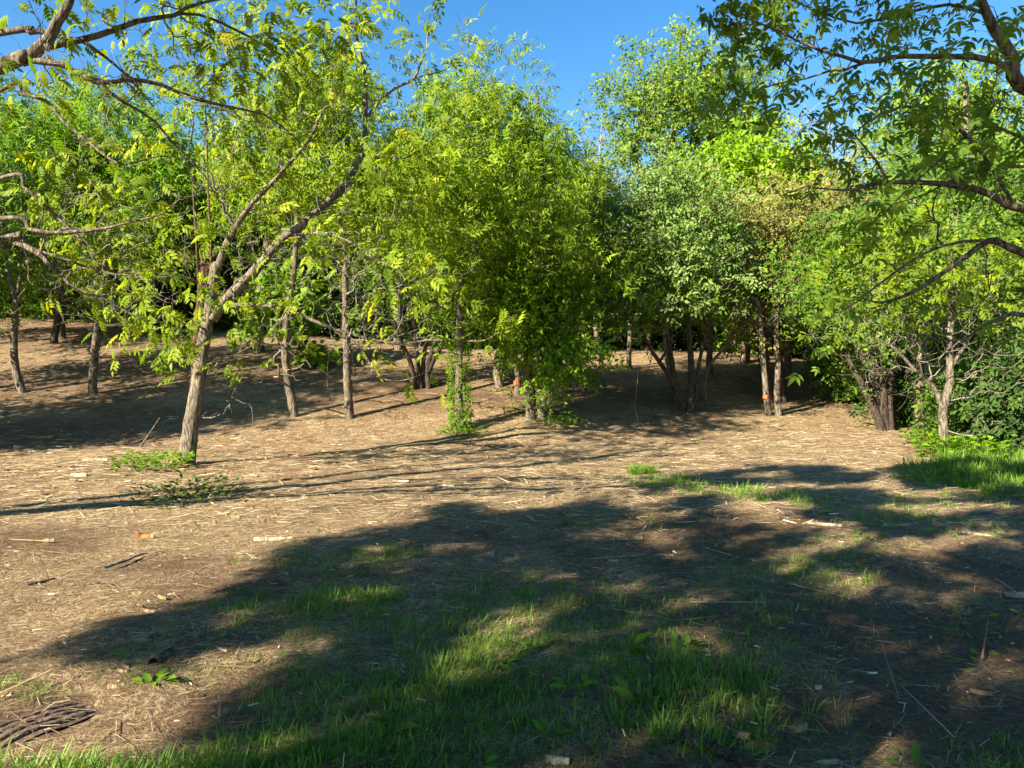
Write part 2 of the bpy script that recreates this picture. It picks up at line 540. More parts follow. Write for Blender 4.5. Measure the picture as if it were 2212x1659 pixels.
def pinnate(pairs, w, leaflet, fine=False, arch=0.35):
    ps = []
    lf = leaf_fine(w) if fine else leaf_simple(w, 0.2, 0.12)
    for k in range(pairs):
        t = 0.22 + 0.72 * k / pairs
        z = -arch * t * t
        l = leaflet * (0.75 + 0.5 * math.sin(math.pi * min(1, 0.25 + 0.8 * k / pairs)))
        for s in (-1, 1):
            ps.append((*lf, (0, t, z), (s * 0.85, 0.5, -0.30 - 0.25 * t), (0, 0.2, 1), l))
    ps.append((*lf, (0, 0.94, -arch * 0.9), (0, 0.8, -0.6), (0, 0.6, 0.8), leaflet * 1.1))
    V, F = compose(ps)
    rv = np.array([[-.008, 0, 0], [.008, 0, 0], [-.006, .5, -arch * .25], [.006, .5, -arch * .25], [0, .95, -arch * .9]])
    rf = np.array([[0, 1, 3], [0, 3, 2], [2, 3, 4]])
    V, F = join([(V, [F]), (rv, [rf])])
    return V, F[0]

def spray(k, w, ln, seed, spread=0.9, droop=0.3):
    """short twig with k single leaves"""
    r = np.random.default_rng(seed)
    ps = []
    lf = leaf_simple(w, 0.22, 0.1)
    for i in range(k):
        t = (i + 0.6) / k
        s = 1 if i % 2 else -1
        d = (s * spread * (1 - 0.5 * t) + r.normal() * 0.2, 0.6 + 0.5 * t, r.normal() * 0.35 - droop)
        ps.append((*lf, (r.normal() * .03, t * 0.9, r.normal() * .05), d, (r.normal() * .4, r.normal() * .4 + .2, 1), ln * r.uniform(.75, 1.2)))
    return compose(ps)

def palmate(seed=0):
    """five-lobed maple leaf"""
    a = [(-100, .42), (-72, .62), (-48, .42), (-30, .86), (-14, .5), (0, 1.0)]
    pts = [(0, 0)] + [(math.sin(math.radians(x)) * l, 0.25 + math.cos(math.radians(x)) * l * .75) for x, l in a] + \
          [(math.sin(math.radians(-x)) * l, 0.25 + math.cos(math.radians(x)) * l * .75) for x, l in a[::-1][1:]]
    V = np.array([(x, y, -0.25 * (x * x + (y - .3) ** 2)) for x, y in pts] + [(0, .3, 0.03)])
    n = len(pts)
    F = np.array([(n, (i + 1) % n, i) for i in range(n)])
    return V, F

TP = {
    'pin9f': pinnate(4, 0.44, 0.42, True, 0.45),
    'pin7': pinnate(3, 0.46, 0.46, False, 0.4),
    'pin5': pinnate(2, 0.34, 0.52, True, 0.25),
    'willow': spray(5, 0.24, 0.75, 3, 0.7, 0.5),
    'ovate': spray(5, 0.52, 0.42, 4, 1.1, 0.15),
    'small': spray(6, 0.5, 0.34, 5, 1.1, 0.05),
    'elder3': compose([(*leaf_fine(0.36), (0, .3, 0), d, (0, 0, 1), s) for d, s in (((0, 1, -.25), .75), ((.8, .45, -.3), .6), ((-.8, .45, -.3), .6))] +
                      [(*leaf_fine(0.36), (0, .12, 0), d, (0, 0, 1), s) for d, s in (((.9, .1, -.35), .5), ((-.9, .1, -.35), .5))]),
    'maple': palmate(),
    'maple3': compose([(*palmate(), (0, .1, 0), d, (0.1, 0, 1), s) for d, s in (((0, 1, -.3), .55), ((.9, .5, -.3), .5), ((-.9, .5, -.2), .5))]),
}

def place(tpl, pos, dirs, nrm, size, tint, jit=0.12, rng=RNG):
    V, F = TP[tpl] if isinstance(tpl, str) else tpl
    n = len(pos)
    d = dirs / (np.linalg.norm(dirs, axis=1)[:, None] + 1e-9)
    nr = nrm - d * (nrm * d).sum(1)[:, None]
    nr /= np.linalg.norm(nr, axis=1)[:, None] + 1e-9
    x = np.cross(d, nr)
    S = np.broadcast_to(np.asarray(size), (n,))
    W = pos[:, None, :] + S[:, None, None] * (V[None, :, 0:1] * x[:, None] + V[None, :, 1:2] * d[:, None] + V[None, :, 2:3] * nr[:, None])
    k = len(V)
    FF = (F[None] + (np.arange(n) * k)[:, None, None]).reshape(-1, F.shape[1])
    tt = np.repeat(np.clip(tint, 0, 1), k)
    return W.reshape(-1, 3), FF, tt

def ellpts(ells, n, rng, shell=0.45, clump=0.0, per=8):
    """points in ellipsoids (cx,cy,cz,rx,ry,rz[,weight]), gathered into clumps"""
    ells = np.array([list(e) + [1.0] * (7 - len(e)) for e in ells])
    w = (ells[:, 3] * ells[:, 4] * ells[:, 5]) ** 0.75 * ells[:, 6]
    w /= w.sum()
    m = max(1, int(n / per)) if clump else n
    k = rng.choice(len(ells), m, p=w)
    d = rng.normal(size=(m, 3)); d /= np.linalg.norm(d, axis=1)[:, None]
    rad = rng.uniform(0, 1, m) ** (1 / 3) 
    rad = np.where(rng.uniform(size=m) < shell, rng.uniform(0.68, 1.2, m), rad)
    C = ells[k, :3] + d * rad[:, None] * ells[k, 3:6]
    if clump:
        C = np.repeat(C, per, 0)[:n]
        g = rng.normal(size=C.shape) * clump
        C = C + g
    return C

def E(u, v, Y, ru, rv, ry=None, w=1.0):
    """ellipsoid seen at (u,v) with half-axes ru, rv of the picture grid at depth Y"""
    p = at(u, v, Y)
    k = Y / FPX
    return (p[0], p[1], p[2], ru * k, ry if ry else 0.5 * (ru + rv) * k, rv * k, w)

def PX(Y, *uv):
    """polyline seen through picture places; items (u,v) or (u,v,depth offset)"""
    return np.array([at(p[0], p[1], Y + (p[2] if len(p) > 2 else 0)) for p in uv])

STAT = {'tri': 0}

def make_tree(name, label, cat, base, limbs, crown=(), n=300, bark='bark_mid', leaf='leaf_green', tpl='ovate', size=0.25, per_tip=6, spread=0.18,
              bare=(), nbare=0, clump=0.35, per=10, bf=0.35, shell=0.45, seed=1, group=None, flare=0.6, twig='bark_twig', rtip=0.004, expo=0.39, droop=0.35,
              extra_pts=None, sides=10, limb_bark=None, sag=0.0, tip_max=4, kink=0.1, tintbias=0.0, keep=None, trunk_label=None, crown_label=None, hang=0.0):
    """limbs: list of (polyline, r0, r1[, opts]); the first is the trunk"""
    rng = np.random.default_rng(seed)
    base = np.asarray(base, float)
    root = empty(name, base, label, cat, group)
    nodes, plen, rad = [], [], []
    parts = []
    for k, lb in enumerate(limbs):
        pth, r0, r1 = lb[:3]
        pth = np.asarray(pth, float) - base
        if k == 0 or (len(lb) > 3 and lb[3] == 'root'):
            pth = np.vstack([pth[0] - np.array([0, 0, 0.12]), pth])
        V, q, tip, C, R = tube(pth, [r0, (r0 * 1.2 + r1 * .8) / 2, r1] if r0 > r1 else [r0, r1], sides if r0 > 0.05 else 6, 0.07, flare if (k == 0 or (len(lb) > 3 and lb[3] == 'root')) else 0, seed * 31 + k, wander=min(0.012, r0 * 0.3))
        parts.append((V, [q, tip]))
        L = np.concatenate([[0], np.cumsum(np.linalg.norm(np.diff(C, axis=0), axis=1))])
        use = slice(len(C) // 4 if k == 0 else 1, None, 1)
        nodes.append(C[use]); plen.append((L + np.linalg.norm(pth[0]) * 1.0)[use]); rad.append(R[use])
    V, F = join(parts)
    me = mesh_np(name + '_trunk', V, F, None, True)
    tr = obj('trunk', me, M[bark], root)
    if trunk_label: tr['label'] = trunk_label
    STAT['tri'] += sum(len(f) * (f.shape[1] - 2) for f in F)
    nodes, plen, rad = np.vstack(nodes), np.concatenate(plen), np.concatenate(rad)
    pts = []
    isleaf = []
    if n and len(crown):
        p = ellpts(crown, n, rng, shell, clump, per)
        pts.append(p); isleaf.append(np.ones(len(p), bool))
    if extra_pts is not None and len(extra_pts):
        pts.append(np.asarray(extra_pts)); isleaf.append(np.ones(len(extra_pts), bool))
    if nbare:
        p = ellpts(bare, nbare, rng, 0.3, 0.25, 6)
        pts.append(p); isleaf.append(np.zeros(len(p), bool))
    if not pts:
        return root
    pts = np.vstack(pts) - base
    isleaf = np.concatenate(isleaf)
    okz = (pts[:, 2] + base[2]) > height(pts[:, 0] + base[0], pts[:, 1] + base[1]) + 0.12
    pts, isleaf = pts[okz], isleaf[okz]
    V, q, cnt, a, b = grow(nodes, plen, rad, pts, bf, rtip, expo, sag, seed, kink)
    obj('branches', mesh_np(name + '_branches', V, [q], None, False), M[twig], root)['kind'] = 'stuff'
    STAT['tri'] += len(q) * 2
    sel = isleaf & (cnt <= tip_max)
    if per_tip and sel.any():
        a, b = a[sel], b[sel]
        m = len(a)
        t = rng.uniform(0.35, 1.05, (m, per_tip, 1))
        pos = a[:, None] + (b - a)[:, None] * t + rng.normal(size=(m, per_tip, 3)) * spread
        pos[..., 2] -= np.abs(rng.normal(size=(m, per_tip))) * hang
        ax = (b - a); ax = ax / (np.linalg.norm(ax, axis=1)[:, None] + 1e-9)
        d = ax[:, None] * 0.5 + rng.normal(size=(m, per_tip, 3)) * 0.75
        d[..., 2] -= droop
        nr = rng.normal(size=(m, per_tip, 3)) * 0.55 + np.array([-0.75, -0.85, 1.0])
        ct = rng.normal(size=(m, 1)) * 0.19
        tint = 0.48 + tintbias + ct + rng.normal(size=(m, per_tip)) * 0.21
        pos, d, nr, tint = pos.reshape(-1, 3), d.reshape(-1, 3), nr.reshape(-1, 3), tint.ravel()
        gz = height(pos[:, 0] + base[0], pos[:, 1] + base[1]) - base[2]
        kp = pos[:, 2] > gz + 0.06
        if keep is not None:
            kp &= keep(pos + base)
        pos, d, nr, tint = pos[kp], d[kp], nr[kp], tint[kp]
        V, F, tt = place(tpl, pos, d, nr, size * rng.uniform(0.5, 1.35, len(pos)), tint)
        c = tag(obj('crown', mesh_np(name + '_crown', V, [F], tt), M[leaf], root), kind='stuff')
        if crown_label: c['label'] = crown_label
        STAT['tri'] += len(F)
    return root

def copy_tree(src, loc, rz, sc, label, group=None):
    r = src.copy(); COL.objects.link(r)
    r.location = loc; r.rotation_euler = (0, 0, rz); r.scale = sc
    r['label'] = label
    if group: r['group'] = group
    for ch in list(src.children):
        c = ch.copy(); COL.objects.link(c); c.parent = r
    return r

def paint(root, path, r, label='band of orange marking paint'):
    V, q, tip, C, R = tube(np.asarray(path) - np.array(root.location), [r * 1.03, r * 1.06, r * 1.03], 10, 0.12, 0, 7, 0.02)
    o = obj('paint_mark', mesh_np('paint_mark', V, [q], None, True), M['paint'], [c for c in root.children if c.name.startswith('trunk')][0])
    o['label'] = label
    return o

# ------------------------------------------------------------------ trees: the leaning tree at the left
b = hit(405, 1003)
Y = b[1]
limbs = [
    (np.vstack([b, PX(Y, (410, 940), (420, 880), (432, 800), (447, 705), (460, 640), (468, 570))]), 0.132, 0.07),
    (PX(Y, (458, 690), (490, 648), (545, 590), (606, 520), (655, 483), (700, 441, .2), (741, 406, .3), (769, 357, .4), (787, 312, .5), (788, 243, .6), (787, 156, .7), (770, 70, .8), (768, -30, .9)), 0.085, 0.018),
    (PX(Y, (466, 585), (490, 525), (514, 486), (545, 440, -.2), (609, 375, -.5), (661, 312, -.8), (700, 240, -1.0)), 0.055, 0.012),
    (PX(Y, (490, 655), (547, 659), (616, 667, -.2), (668, 688, -.4), (745, 719, -.5), (825, 737, -.6), (870, 745, -.7), (922, 737, -.8), (998, 738, -.9), (1050, 735, -1), (1081, 712, -1.1)), 0.034, 0.006),
    (PX(Y, (740, 717, -.5), (775, 745, -.6), (797, 782, -.7), (811, 810, -.8), (845, 822, -.9), (880, 820, -1), (929, 803, -1.1)), 0.018, 0.004),
    (PX(Y, (630, 505), (665, 505, -.2), (703, 503, -.5), (755, 521, -.8), (810, 560, -1.1), (880, 590, -1.4)), 0.028, 0.005),
    (PX(Y, (783, 330, .4), (830, 338, .2), (877, 340, 0), (915, 316, -.2), (964, 267, -.4), (995, 208, -.6)), 0.022, 0.005),
    (PX(Y, (787, 262, .5), (820, 222, .6), (852, 191, .7), (894, 170, .8), (908, 140, .9), (922, 104, 1), (925, 45, 1.1), (945, 0, 1.2)), 0.032, 0.006),
    (PX(Y, (894, 170, .8), (930, 160, .9), (964, 149, 1), (995, 111, 1.1), (1012, 59, 1.2)), 0.014, 0.004),
    (PX(Y, (455, 720), (420, 700, -.2), (370, 700, -.5), (310, 690, -.9), (250, 700, -1.2)), 0.02, 0.005),
    (PX(Y, (462, 620), (400, 600, -.3), (330, 590, -.8), (260, 560, -1.3), (190, 560, -1.7)), 0.024, 0.005),
    (PX(Y, (440, 790), (500, 770, -.3), (560, 742, -.6), (620, 755, -.8)), 0.012, 0.003),
]
crownA = [E(700, 250, Y + .3, 210, 230, 1.7), E(560, 330, Y - .2, 170, 160, 1.5), E(820, 420, Y, 150, 150, 1.4),
          E(620, 560, Y - .4, 180, 90, 1.5, .45), E(840, 640, Y - .8, 180, 110, 1.2, .45), E(480, 480, Y - .6, 200, 130, 1.5, .55), E(360, 680, Y - 1.2, 160, 90, 1.0), E(500, 120, Y, 200, 150, 1.6, 1.5), E(700, 80, Y, 130, 110, 1.2, 1.2)]
tipsA = np.array([at(u, v, Y + d) for u, v, d in [
    (350, 760, -1), (365, 785, -1), (300, 745, -1.1), (270, 750, -1.1), (330, 720, -1), (395, 770, -.9), (430, 765, -.8), (470, 780, -.7), (505, 790, -.7), (520, 800, -.7), (455, 800, -.7),
    (220, 640, -1.3), (240, 660, -1.2), (200, 690, -1.3), (260, 620, -1.2), (310, 650, -1), (560, 730, -.6), (590, 745, -.6), (640, 750, -.7), (650, 700, -.7), (700, 670, -.7), (730, 660, -.7),
    (780, 690, -.7), (830, 690, -.8), (870, 700, -.9), (920, 690, -1), (960, 650, -1), (1010, 700, -1.1), (1090, 695, -1.1), (1110, 680, -1.1), (1075, 725, -1.1), (960, 750, -1), (870, 800, -1), (820, 760, -.9), (940, 800, -1.1),
    (925, 30, 1.1), (940, 10, 1.2), (915, 90, 1), (925, 70, 1), (1012, 70, 1.2), (1000, 100, 1.1), (970, 140, 1), (900, 120, .9), (880, 150, .8), (890, 200, .8), (905, 40, 1), (985, 30, 1.2), (930, 150, .9),
    (995, 215, -.6), (960, 280, -.4), (900, 330, 0)]])
left_tree = make_tree('walnut_tree', 'pale-barked leaning tree with splintered stub and yellow-green feathery leaves, left foreground', 'tree', b, limbs, crownA, 540,
                      'bark_pale', 'leaf_walnut', 'pin7', 0.185, 5, 0.14, extra_pts=tipsA, clump=0.28, per=6, bf=0.25, shell=0.35, seed=5, flare=0.45, sides=16,
                      bare=[E(300, 690, Y - .8, 150, 70), E(600, 690, Y - .6, 180, 70), E(480, 830, Y - .3, 70, 60), E(820, 740, Y - .9, 180, 50), E(650, 480, Y, 170, 90), E(600, 300, Y - .5, 250, 200), E(480, 560, Y - .8, 200, 90), E(850, 580, Y - .8, 170, 80)], nbare=800, rtip=0.0026, sag=0.03, droop=0.5, kink=0.08)
# dead broken second stem with its splinters
dm = PX(Y, (432, 850, .14), (425, 800, .15), (428, 740, .15), (436, 650, .13), (443, 590, .08), (444, 552, .05))
V, q, tp, C, R = tube(dm - b, [0.05, 0.085, 0.075, 0.065], 12, 0.2, 0, 77)
ps = [(V, [q, tp])]
rs = np.random.default_rng(8)
for k in range(16):
    p0 = C[-1] + rs.normal(size=3) * np.array([.05, .05, .06]) - np.array([0, 0, .06])
    p1 = p0 + np.array([rs.normal() * .07, rs.normal() * .06, rs.uniform(.05, .26)])
    V, q, tp, _, _ = tube([p0, (p0 + p1) / 2 + rs.normal(size=3) * .01, p1], [.017, .012, .003], 4, 0.1, 0, k, 0.05)
    ps.append((V, [q, tp]))
V, F = join(ps)
o = obj('broken_stem', mesh_np('broken_stem', V, F, None, True), M['bark_red'], left_tree)
o['label'] = 'dead brown stem snapped off in splinters'
for k, pl in enumerate([[(446, 640, .02), (456, 555, 0), (451, 451, 0), (446, 278, .1), (444, 220, .1)], [(430, 640, .1), (425, 540, .1), (420, 470, .2), (415, 380, .3)]]):
    V, q, tp, _, _ = tube(PX(Y, *pl) - b, [.02, .015, .006], 7, 0.1, 0, 90 + k)
    obj('upright_shoot', mesh_np('upright_shoot', V, [q, tp], None, True), M['bark_red'], left_tree)

# ------------------------------------------------------------------ tree out of frame at the left whose limbs reach in
bx = np.array([-8.3, 5.3]); b = np.array([bx[0], bx[1], float(height(*bx))])
fk = b + np.array([0.5, 0.15, 2.3])
limbs = [
    (np.array([b, b + [0.12, 0.02, 1.0], fk, b + [1.2, .3, 4.0], b + [1.6, .3, 6.0], b + [1.8, .4, 8.0]]), 0.17, 0.05),
    (np.array([b + [-.55, -.35, -0.05], b + [-.7, -.45, 1.6], b + [-.9, -.6, 3.6], b + [-.8, -.8, 6.0], b + [-.7, -.8, 8]]), 0.12, 0.03, 'root'),
    (np.vstack([fk, b + [2.6, .25, 3.05], PX(5.2, (0, 142), (45, 128), (83, 108), (115, 62), (139, 21), (156, -10), (170, -60))]), 0.056, 0.018),
    (PX(5.2, (92, 104), (130, 96), (181, 87, .1), (243, 69, .2), (312, 45, .3), (375, 38, .5), (417, 12, .6), (500, -10, .8)), 0.028, 0.009),
    (PX(5.2, (312, 45, .3), (420, 30, .6), (520, 70, .9), (620, 130, 1.1), (680, 200, 1.3)), 0.014, 0.004),
    (np.vstack([b + [2.0, .5, 3.7], PX(5.6, (0, 70), (60, 72), (90, 70), (149, 83), (194, 97), (260, 150, .2), (330, 230, .4))]), 0.03, 0.006),
    (PX(5.2, (50, 128), (122, 135), (174, 160, .1), (222, 180, .1), (278, 174, .2), (347, 184, .3), (417, 212, .5), (500, 232, .7), (576, 250, .8), (640, 300, 1.0)), 0.024, 0.005),
    (PX(5.2, (222, 180, .1), (243, 208, .1), (295, 236, .2), (337, 264, .3), (382, 319, .4), (434, 368, .5), (470, 430, .6)), 0.014, 0.004),
    (np.vstack([fk + [.1, 0, .3], b + [2.6, .9, 3.0], PX(6.0, (0, 194), (50, 203), (104, 222), (139, 264), (191, 306), (243, 347), (278, 354), (347, 337, .2), (420, 345, .3))]), 0.02, 0.004),
    (np.vstack([fk - [.1, 0, .2], b + [2.4, .9, 2.5], PX(6.0, (0, 385), (52, 406), (104, 451), (156, 497), (191, 538), (215, 576))]), 0.022, 0.004),
    (np.vstack([fk - [.15, 0, .4], b + [2.4, .7, 2.4], PX(5.8, (0, 472), (70, 497), (156, 502), (243, 490), (347, 462), (400, 420, .2))]), 0.024, 0.004),
    (np.vstack([fk - [.2, 0, .8], b + [2.0, .9, 2.0], PX(6.4, (0, 517), (35, 522), (87, 550), (122, 585), (156, 620), (184, 632), (230, 648), (300, 690))]), 0.035, 0.007),
    (PX(6.4, (60, 535), (140, 560), (230, 590, -.1), (310, 595, -.2)), 0.014, 0.004),
]
crownL = [E(250, 100, 5.4, 240, 120, 1.0), E(120, 250, 5.8, 170, 110, 1.0), E(400, 200, 5.8, 200, 130, 1.0), E(160, 450, 6.1, 190, 110, .9), E(130, 590, 6.4, 130, 60, .7, .7), E(560, 120, 6.2, 150, 120, .9, .7)]
offL = [(-7.2, 4.8, 7.5, 2.4, 2.4, 2.2), (-8.6, 3.8, 6.5, 2.0, 2.0, 1.8), (-6.4, 5.0, 5.6, 1.6, 1.6, 1.2)]
near_left = make_tree('walnut_tree', 'tree rooted out of frame whose long pale limbs reach in at upper left', 'tree', b, limbs, crownL, 250,
                      'bark_pale', 'leaf_walnut', 'pin9f', 0.112, 2, 0.06, clump=0.16, per=5, bf=0.2, shell=0.2, seed=9, sides=12,
                      bare=[E(200, 250, 5.8, 260, 200, 1.0), E(250, 480, 6.1, 230, 120, .9), E(420, 200, 5.8, 200, 150, .9), E(200, 600, 6.3, 180, 60, .7)], nbare=620, rtip=0.0017, sag=0.02, droop=0.5, tintbias=-.1,
                      extra_pts=ellpts(offL, 260, np.random.default_rng(3), .4, .3, 6), kink=0.08)

# ------------------------------------------------------------------ saplings on the bank
def sapling(name, label, uv, path, r, crown=(), n=90, bark='bark_mid', leaf='leaf_green', tpl='ovate', more=(), **kw):
    b = hit(*uv)
    Y = b[1]
    limbs = [(np.vstack([b, PX(Y, *path)]), r, r * 0.45)] + [(PX(Y, *m[0]), m[1], m[1] * .4) for m in more]
    return make_tree(name, label, 'tree', b, limbs, [E(c[0], c[1], Y + (c[4] if len(c) > 4 else 0), c[2], c[3]) for c in crown], n, bark, leaf, tpl, **kw), b

sapling('young_tree', 'forked young tree with a curved foot at the left edge', (47, 846), [(36, 805), (30, 770), (31, 730), (33, 685), (33, 640), (20, 600), (10, 545), (5, 480)], .10,
        [(20, 560, 70, 80), (25, 700, 45, 40), (40, 460, 90, 80)], 130, 'bark_pale', 'leaf_green', more=[([(33, 650), (45, 600), (48, 540), (60, 470)], .05)], size=.2, per_tip=5, seed=21, clump=.25)
sapling('young_tree', 'dark leaning stem highest up the bank at far left', (116, 741), [(122, 700), (131, 657), (138, 600), (140, 520)], .12, [(140, 540, 100, 80)], 120, 'bark_dark', 'leaf_green', size=.25, per_tip=5, seed=22)
sapling('young_tree', 'straight pale sapling with hanging vines right of the forked young tree', (200, 849), [(201, 800), (207, 735), (214, 685), (222, 620), (232, 540), (240, 450)], .105,
        [(240, 500, 120, 90), (230, 600, 80, 50)], 150, 'bark_pale', 'leaf_walnut', 'pin7', size=.28, per_tip=3, seed=23, bare=[E(230, 740, 16.5, 30, 60)], nbare=25)
sapling('young_tree', 'vine-hung sapling bending to the left, with a bark wound near its foot', (636, 899), [(630, 860), (622, 824), (616, 768), (618, 715), (622, 667), (634, 598), (640, 520), (640, 430)], .10,
        [(650, 450, 100, 60)], 60, 'bark_mid', 'leaf_willow', size=.25, per_tip=5, seed=24, bare=[E(615, 700, 14.3, 50, 110), E(640, 560, 14.5, 100, 70)], nbare=170)
sapling('young_tree', 'straight brown sapling right of the bent vine-hung one', (755, 902), [(752, 850), (750, 796), (748, 720), (747, 657), (747, 553), (750, 460), (756, 380)], .105,
        [(770, 420, 100, 80)], 80, 'bark_mid', 'leaf_willow', 'willow', size=.25, per_tip=6, seed=25, bare=[E(755, 600, 14.3, 90, 90)], nbare=130)
ivt, ivb = sapling('young_tree', 'slender straight trunk wrapped in ivy before the tall crown', (997, 926), [(993, 880), (991, 830), (992, 740), (993, 664), (1000, 580), (1005, 480), (1010, 380)], .095,
        [(1010, 450, 90, 90), (1000, 600, 90, 70)], 130, 'bark_mid', 'leaf_willow', 'willow', size=.26, per_tip=7, seed=26)
# ivy leaves round that trunk
r_ = np.random.default_rng(5)
n = 420
tt = r_.uniform(0.02, 1, n) ** 1.3
ph = r_.uniform(0, 6.28, n)
ax = PX(ivb[1], (997, 926), (991, 830), (993, 740))
c = catmull(ax, 200)[(tt * 199).astype(int)]
pos = c + np.stack([np.cos(ph), np.sin(ph), np.zeros(n)], -1) * r_.uniform(.10, .17, n)[:, None] - ivb
V, F, t_ = place('ovate', pos, np.stack([np.cos(ph), np.sin(ph), r_.normal(size=n) * .6], -1), r_.normal(size=(n, 3)) + [0, 0, .8], .13, r_.normal(.5, .2, n))
tag(obj('ivy', mesh_np('ivy', V, [F], t_), M['leaf_bright'], [c_ for c_ in ivt.children if c_.name.startswith('trunk')][0]), kind='stuff')['label'] = 'green ivy climbing the trunk'

# bright maple sapling behind the two brown saplings
b = hit(655, 790); Y = b[1]
make_tree('maple_sapling', 'fresh bright green maple sapling low behind the thin trunks', 'tree', b, [(np.vstack([b, PX(Y, (652, 740), (640, 690), (630, 640))]), .04, .012)],
          [E(590, 690, Y, 90, 50), E(670, 730, Y, 60, 45), E(640, 650, Y, 80, 45)], 220, 'bark_mid', 'leaf_bright', 'maple3', .34, 5, .16, seed=27, clump=.25, tintbias=.15)

# many-stemmed shrub behind
b = hit(908, 838); Y = b[1]
st = [(np.vstack([b + [dx, dy, 0], PX(Y, (908 + du * .4, 790), (908 + du, 720), (908 + du * 1.6, 620), (908 + du * 2, 520))]), .075, .02, 'root') for dx, dy, du in ((0, 0, -12), (.1, .1, 14), (-.12, .05, -48), (.2, 0, 38), (.05, .15, 60))]
make_tree('shrub_tree', 'many-stemmed dark shrub tree in the shade left of the ivy trunk', 'tree', b, st, [E(900, 600, Y, 130, 70), E(960, 690, Y - .3, 60, 40)], 170, 'bark_dark', 'leaf_green', 'ovate', .24, 6, .2, seed=28,
          bare=[E(920, 660, Y, 130, 90)], nbare=160)
for k, (uv, top, r, lab) in enumerate([((1078, 834), (1085, 720), .12, 'pale forked trunk right of the ivy trunk'), ((1118, 853), (1112, 740), .085, 'thin trunk with an orange paint band left of the tall crown')]):
    b = hit(*uv); Y = b[1]
    mor = [(PX(Y, (uv[0] + 2, uv[1] - 30), (uv[0] + 14, 770), (uv[0] + 20, 700), (uv[0] + 25, 600)), .06, .02)] if k == 0 else []
    t = make_tree('young_tree', lab, 'tree', b, [(np.vstack([b, PX(Y, (uv[0] + (-5 if k == 0 else 0), uv[1] - 40), top, (top[0], 600))]), r, r * .5)] + mor, [E(top[0], 620, Y, 110, 90)], 110, 'bark_pale' if k == 0 else 'bark_mid', 'leaf_green', 'ovate', .24, 5, .2, seed=30 + k)
    if k == 1:
        paint(t, PX(Y, (1117, 832), (1117, 822)), .085)

# ------------------------------------------------------------------ tall tree in the middle
b = hit(1160, 905); Y = b[1]
limbs = [
    (np.vstack([b + [-.12, 0, 0], PX(Y, (1146, 850), (1140, 778), (1130, 680), (1110, 560), (1090, 420, .2), (1075, 280, .3), (1068, 170, .4))]), .125, .03, 'root'),
    (np.vstack([b + [.12, -.05, 0], PX(Y, (1174, 860), (1177, 800), (1180, 700), (1185, 560), (1180, 420, .3), (1170, 300, .4), (1160, 200, .5))]), .12, .03, 'root'),
    (PX(Y, (1180, 700), (1220, 600), (1250, 480, .3), (1265, 360, .5)), .06, .02),
    (PX(Y, (1130, 680), (1060, 600), (1010, 480, .3), (980, 360, .5), (965, 260, .6)), .06, .02),
]
crownB = [E(1080, 255, Y + .4, 75, 95), E(1010, 330, Y + .4, 110, 140), E(1150, 370, Y + .4, 85, 115), E(1060, 470, Y, 170, 150), E(1215, 520, Y, 100, 130), E(1130, 590, Y - .3, 165, 90, 2.0),
          E(1110, 670, Y - .6, 60, 50), E(985, 230, Y + .6, 60, 70), E(1125, 215, Y + .4, 35, 45), E(1050, 175, Y + .4, 40, 50)]
spik = np.array([at(u, v, Y + .4) for u, v in [(1050, 95), (1035, 110), (1128, 92), (1150, 120), (1100, 105), (1090, 90), (1000, 150), (965, 175), (925, 190), (940, 210), (1185, 160), (1290, 360), (1280, 340)]])
make_tree('tall_willow', 'tall full-crowned tree with narrow yellow-green leaves in the middle', 'tree', b, limbs, crownB, 1250, 'bark_mid', 'leaf_willow', 'willow', .165, 14, .16,
          clump=.30, per=9, bf=.3, seed=40, shell=.55, droop=.55, extra_pts=spik, hang=.08)
# brighter, broader-leaved lower growth on the same stools
b2 = hit(1185, 912)
make_tree('shrub_tree', 'fresh green broad-leaved shrub hanging round the foot of the tall crown', 'tree', b2, [(np.vstack([b2, PX(b2[1], (1195, 860), (1200, 800), (1195, 720), (1185, 640))]), .05, .015)],
          [E(1200, 800, b2[1] - .2, 60, 70), E(1160, 740, b2[1] - .2, 80, 70), E(1230, 700, b2[1] - .2, 90, 80), E(1170, 650, b2[1] - .3, 100, 60)], 420, 'bark_mid', 'leaf_bright', 'ovate', .25, 7, .15, seed=41, clump=.22, tintbias=.05)

# ------------------------------------------------------------------ apple-like tree, dead limb
b = hit(1482, 890); Y = b[1]
limbs = [
    (np.vstack([b + [-.06, 0, 0], PX(Y, (1470, 862), (1459, 837), (1440, 805), (1420, 775), (1399, 744), (1380, 690))]), .085, .03, 'root'),
    (np.vstack([b + [.10, .03, 0], PX(Y, (1491, 850), (1493, 796), (1490, 740), (1480, 660), (1470, 560))]), .11, .03, 'root'),
    (np.vstack([b + [.2, .08, 0], PX(Y, (1505, 840), (1512, 780), (1530, 700), (1540, 620))]), .07, .02, 'root'),
    (PX(Y, (1459, 837), (1448, 815), (1441, 780)), .02, .008), (PX(Y, (1425, 782), (1445, 750), (1460, 735)), .035, .015),
]
crownF = [E(1560, 540, Y + .6, 80, 90), E(1290, 560, Y + .3, 60, 90), E(1420, 440, Y + .6, 110, 70, 1.6), E(1340, 520, Y + .3, 110, 90), E(1450, 560, Y, 140, 100), E(1390, 610, Y - .3, 130, 60), E(1520, 600, Y - .2, 90, 70), E(1330, 640, Y - .2, 60, 50), E(1480, 660, Y - .4, 50, 30), E(1330, 430, Y + .8, 60, 60)]
make_tree('apple_tree', 'round grey-green tree on several dark spreading stems', 'tree', b, limbs, crownF, 900, 'bark_dark', 'leaf_grey', 'small', .29, 7, .17, clump=.36, per=9, seed=44, shell=.4, droop=.1)
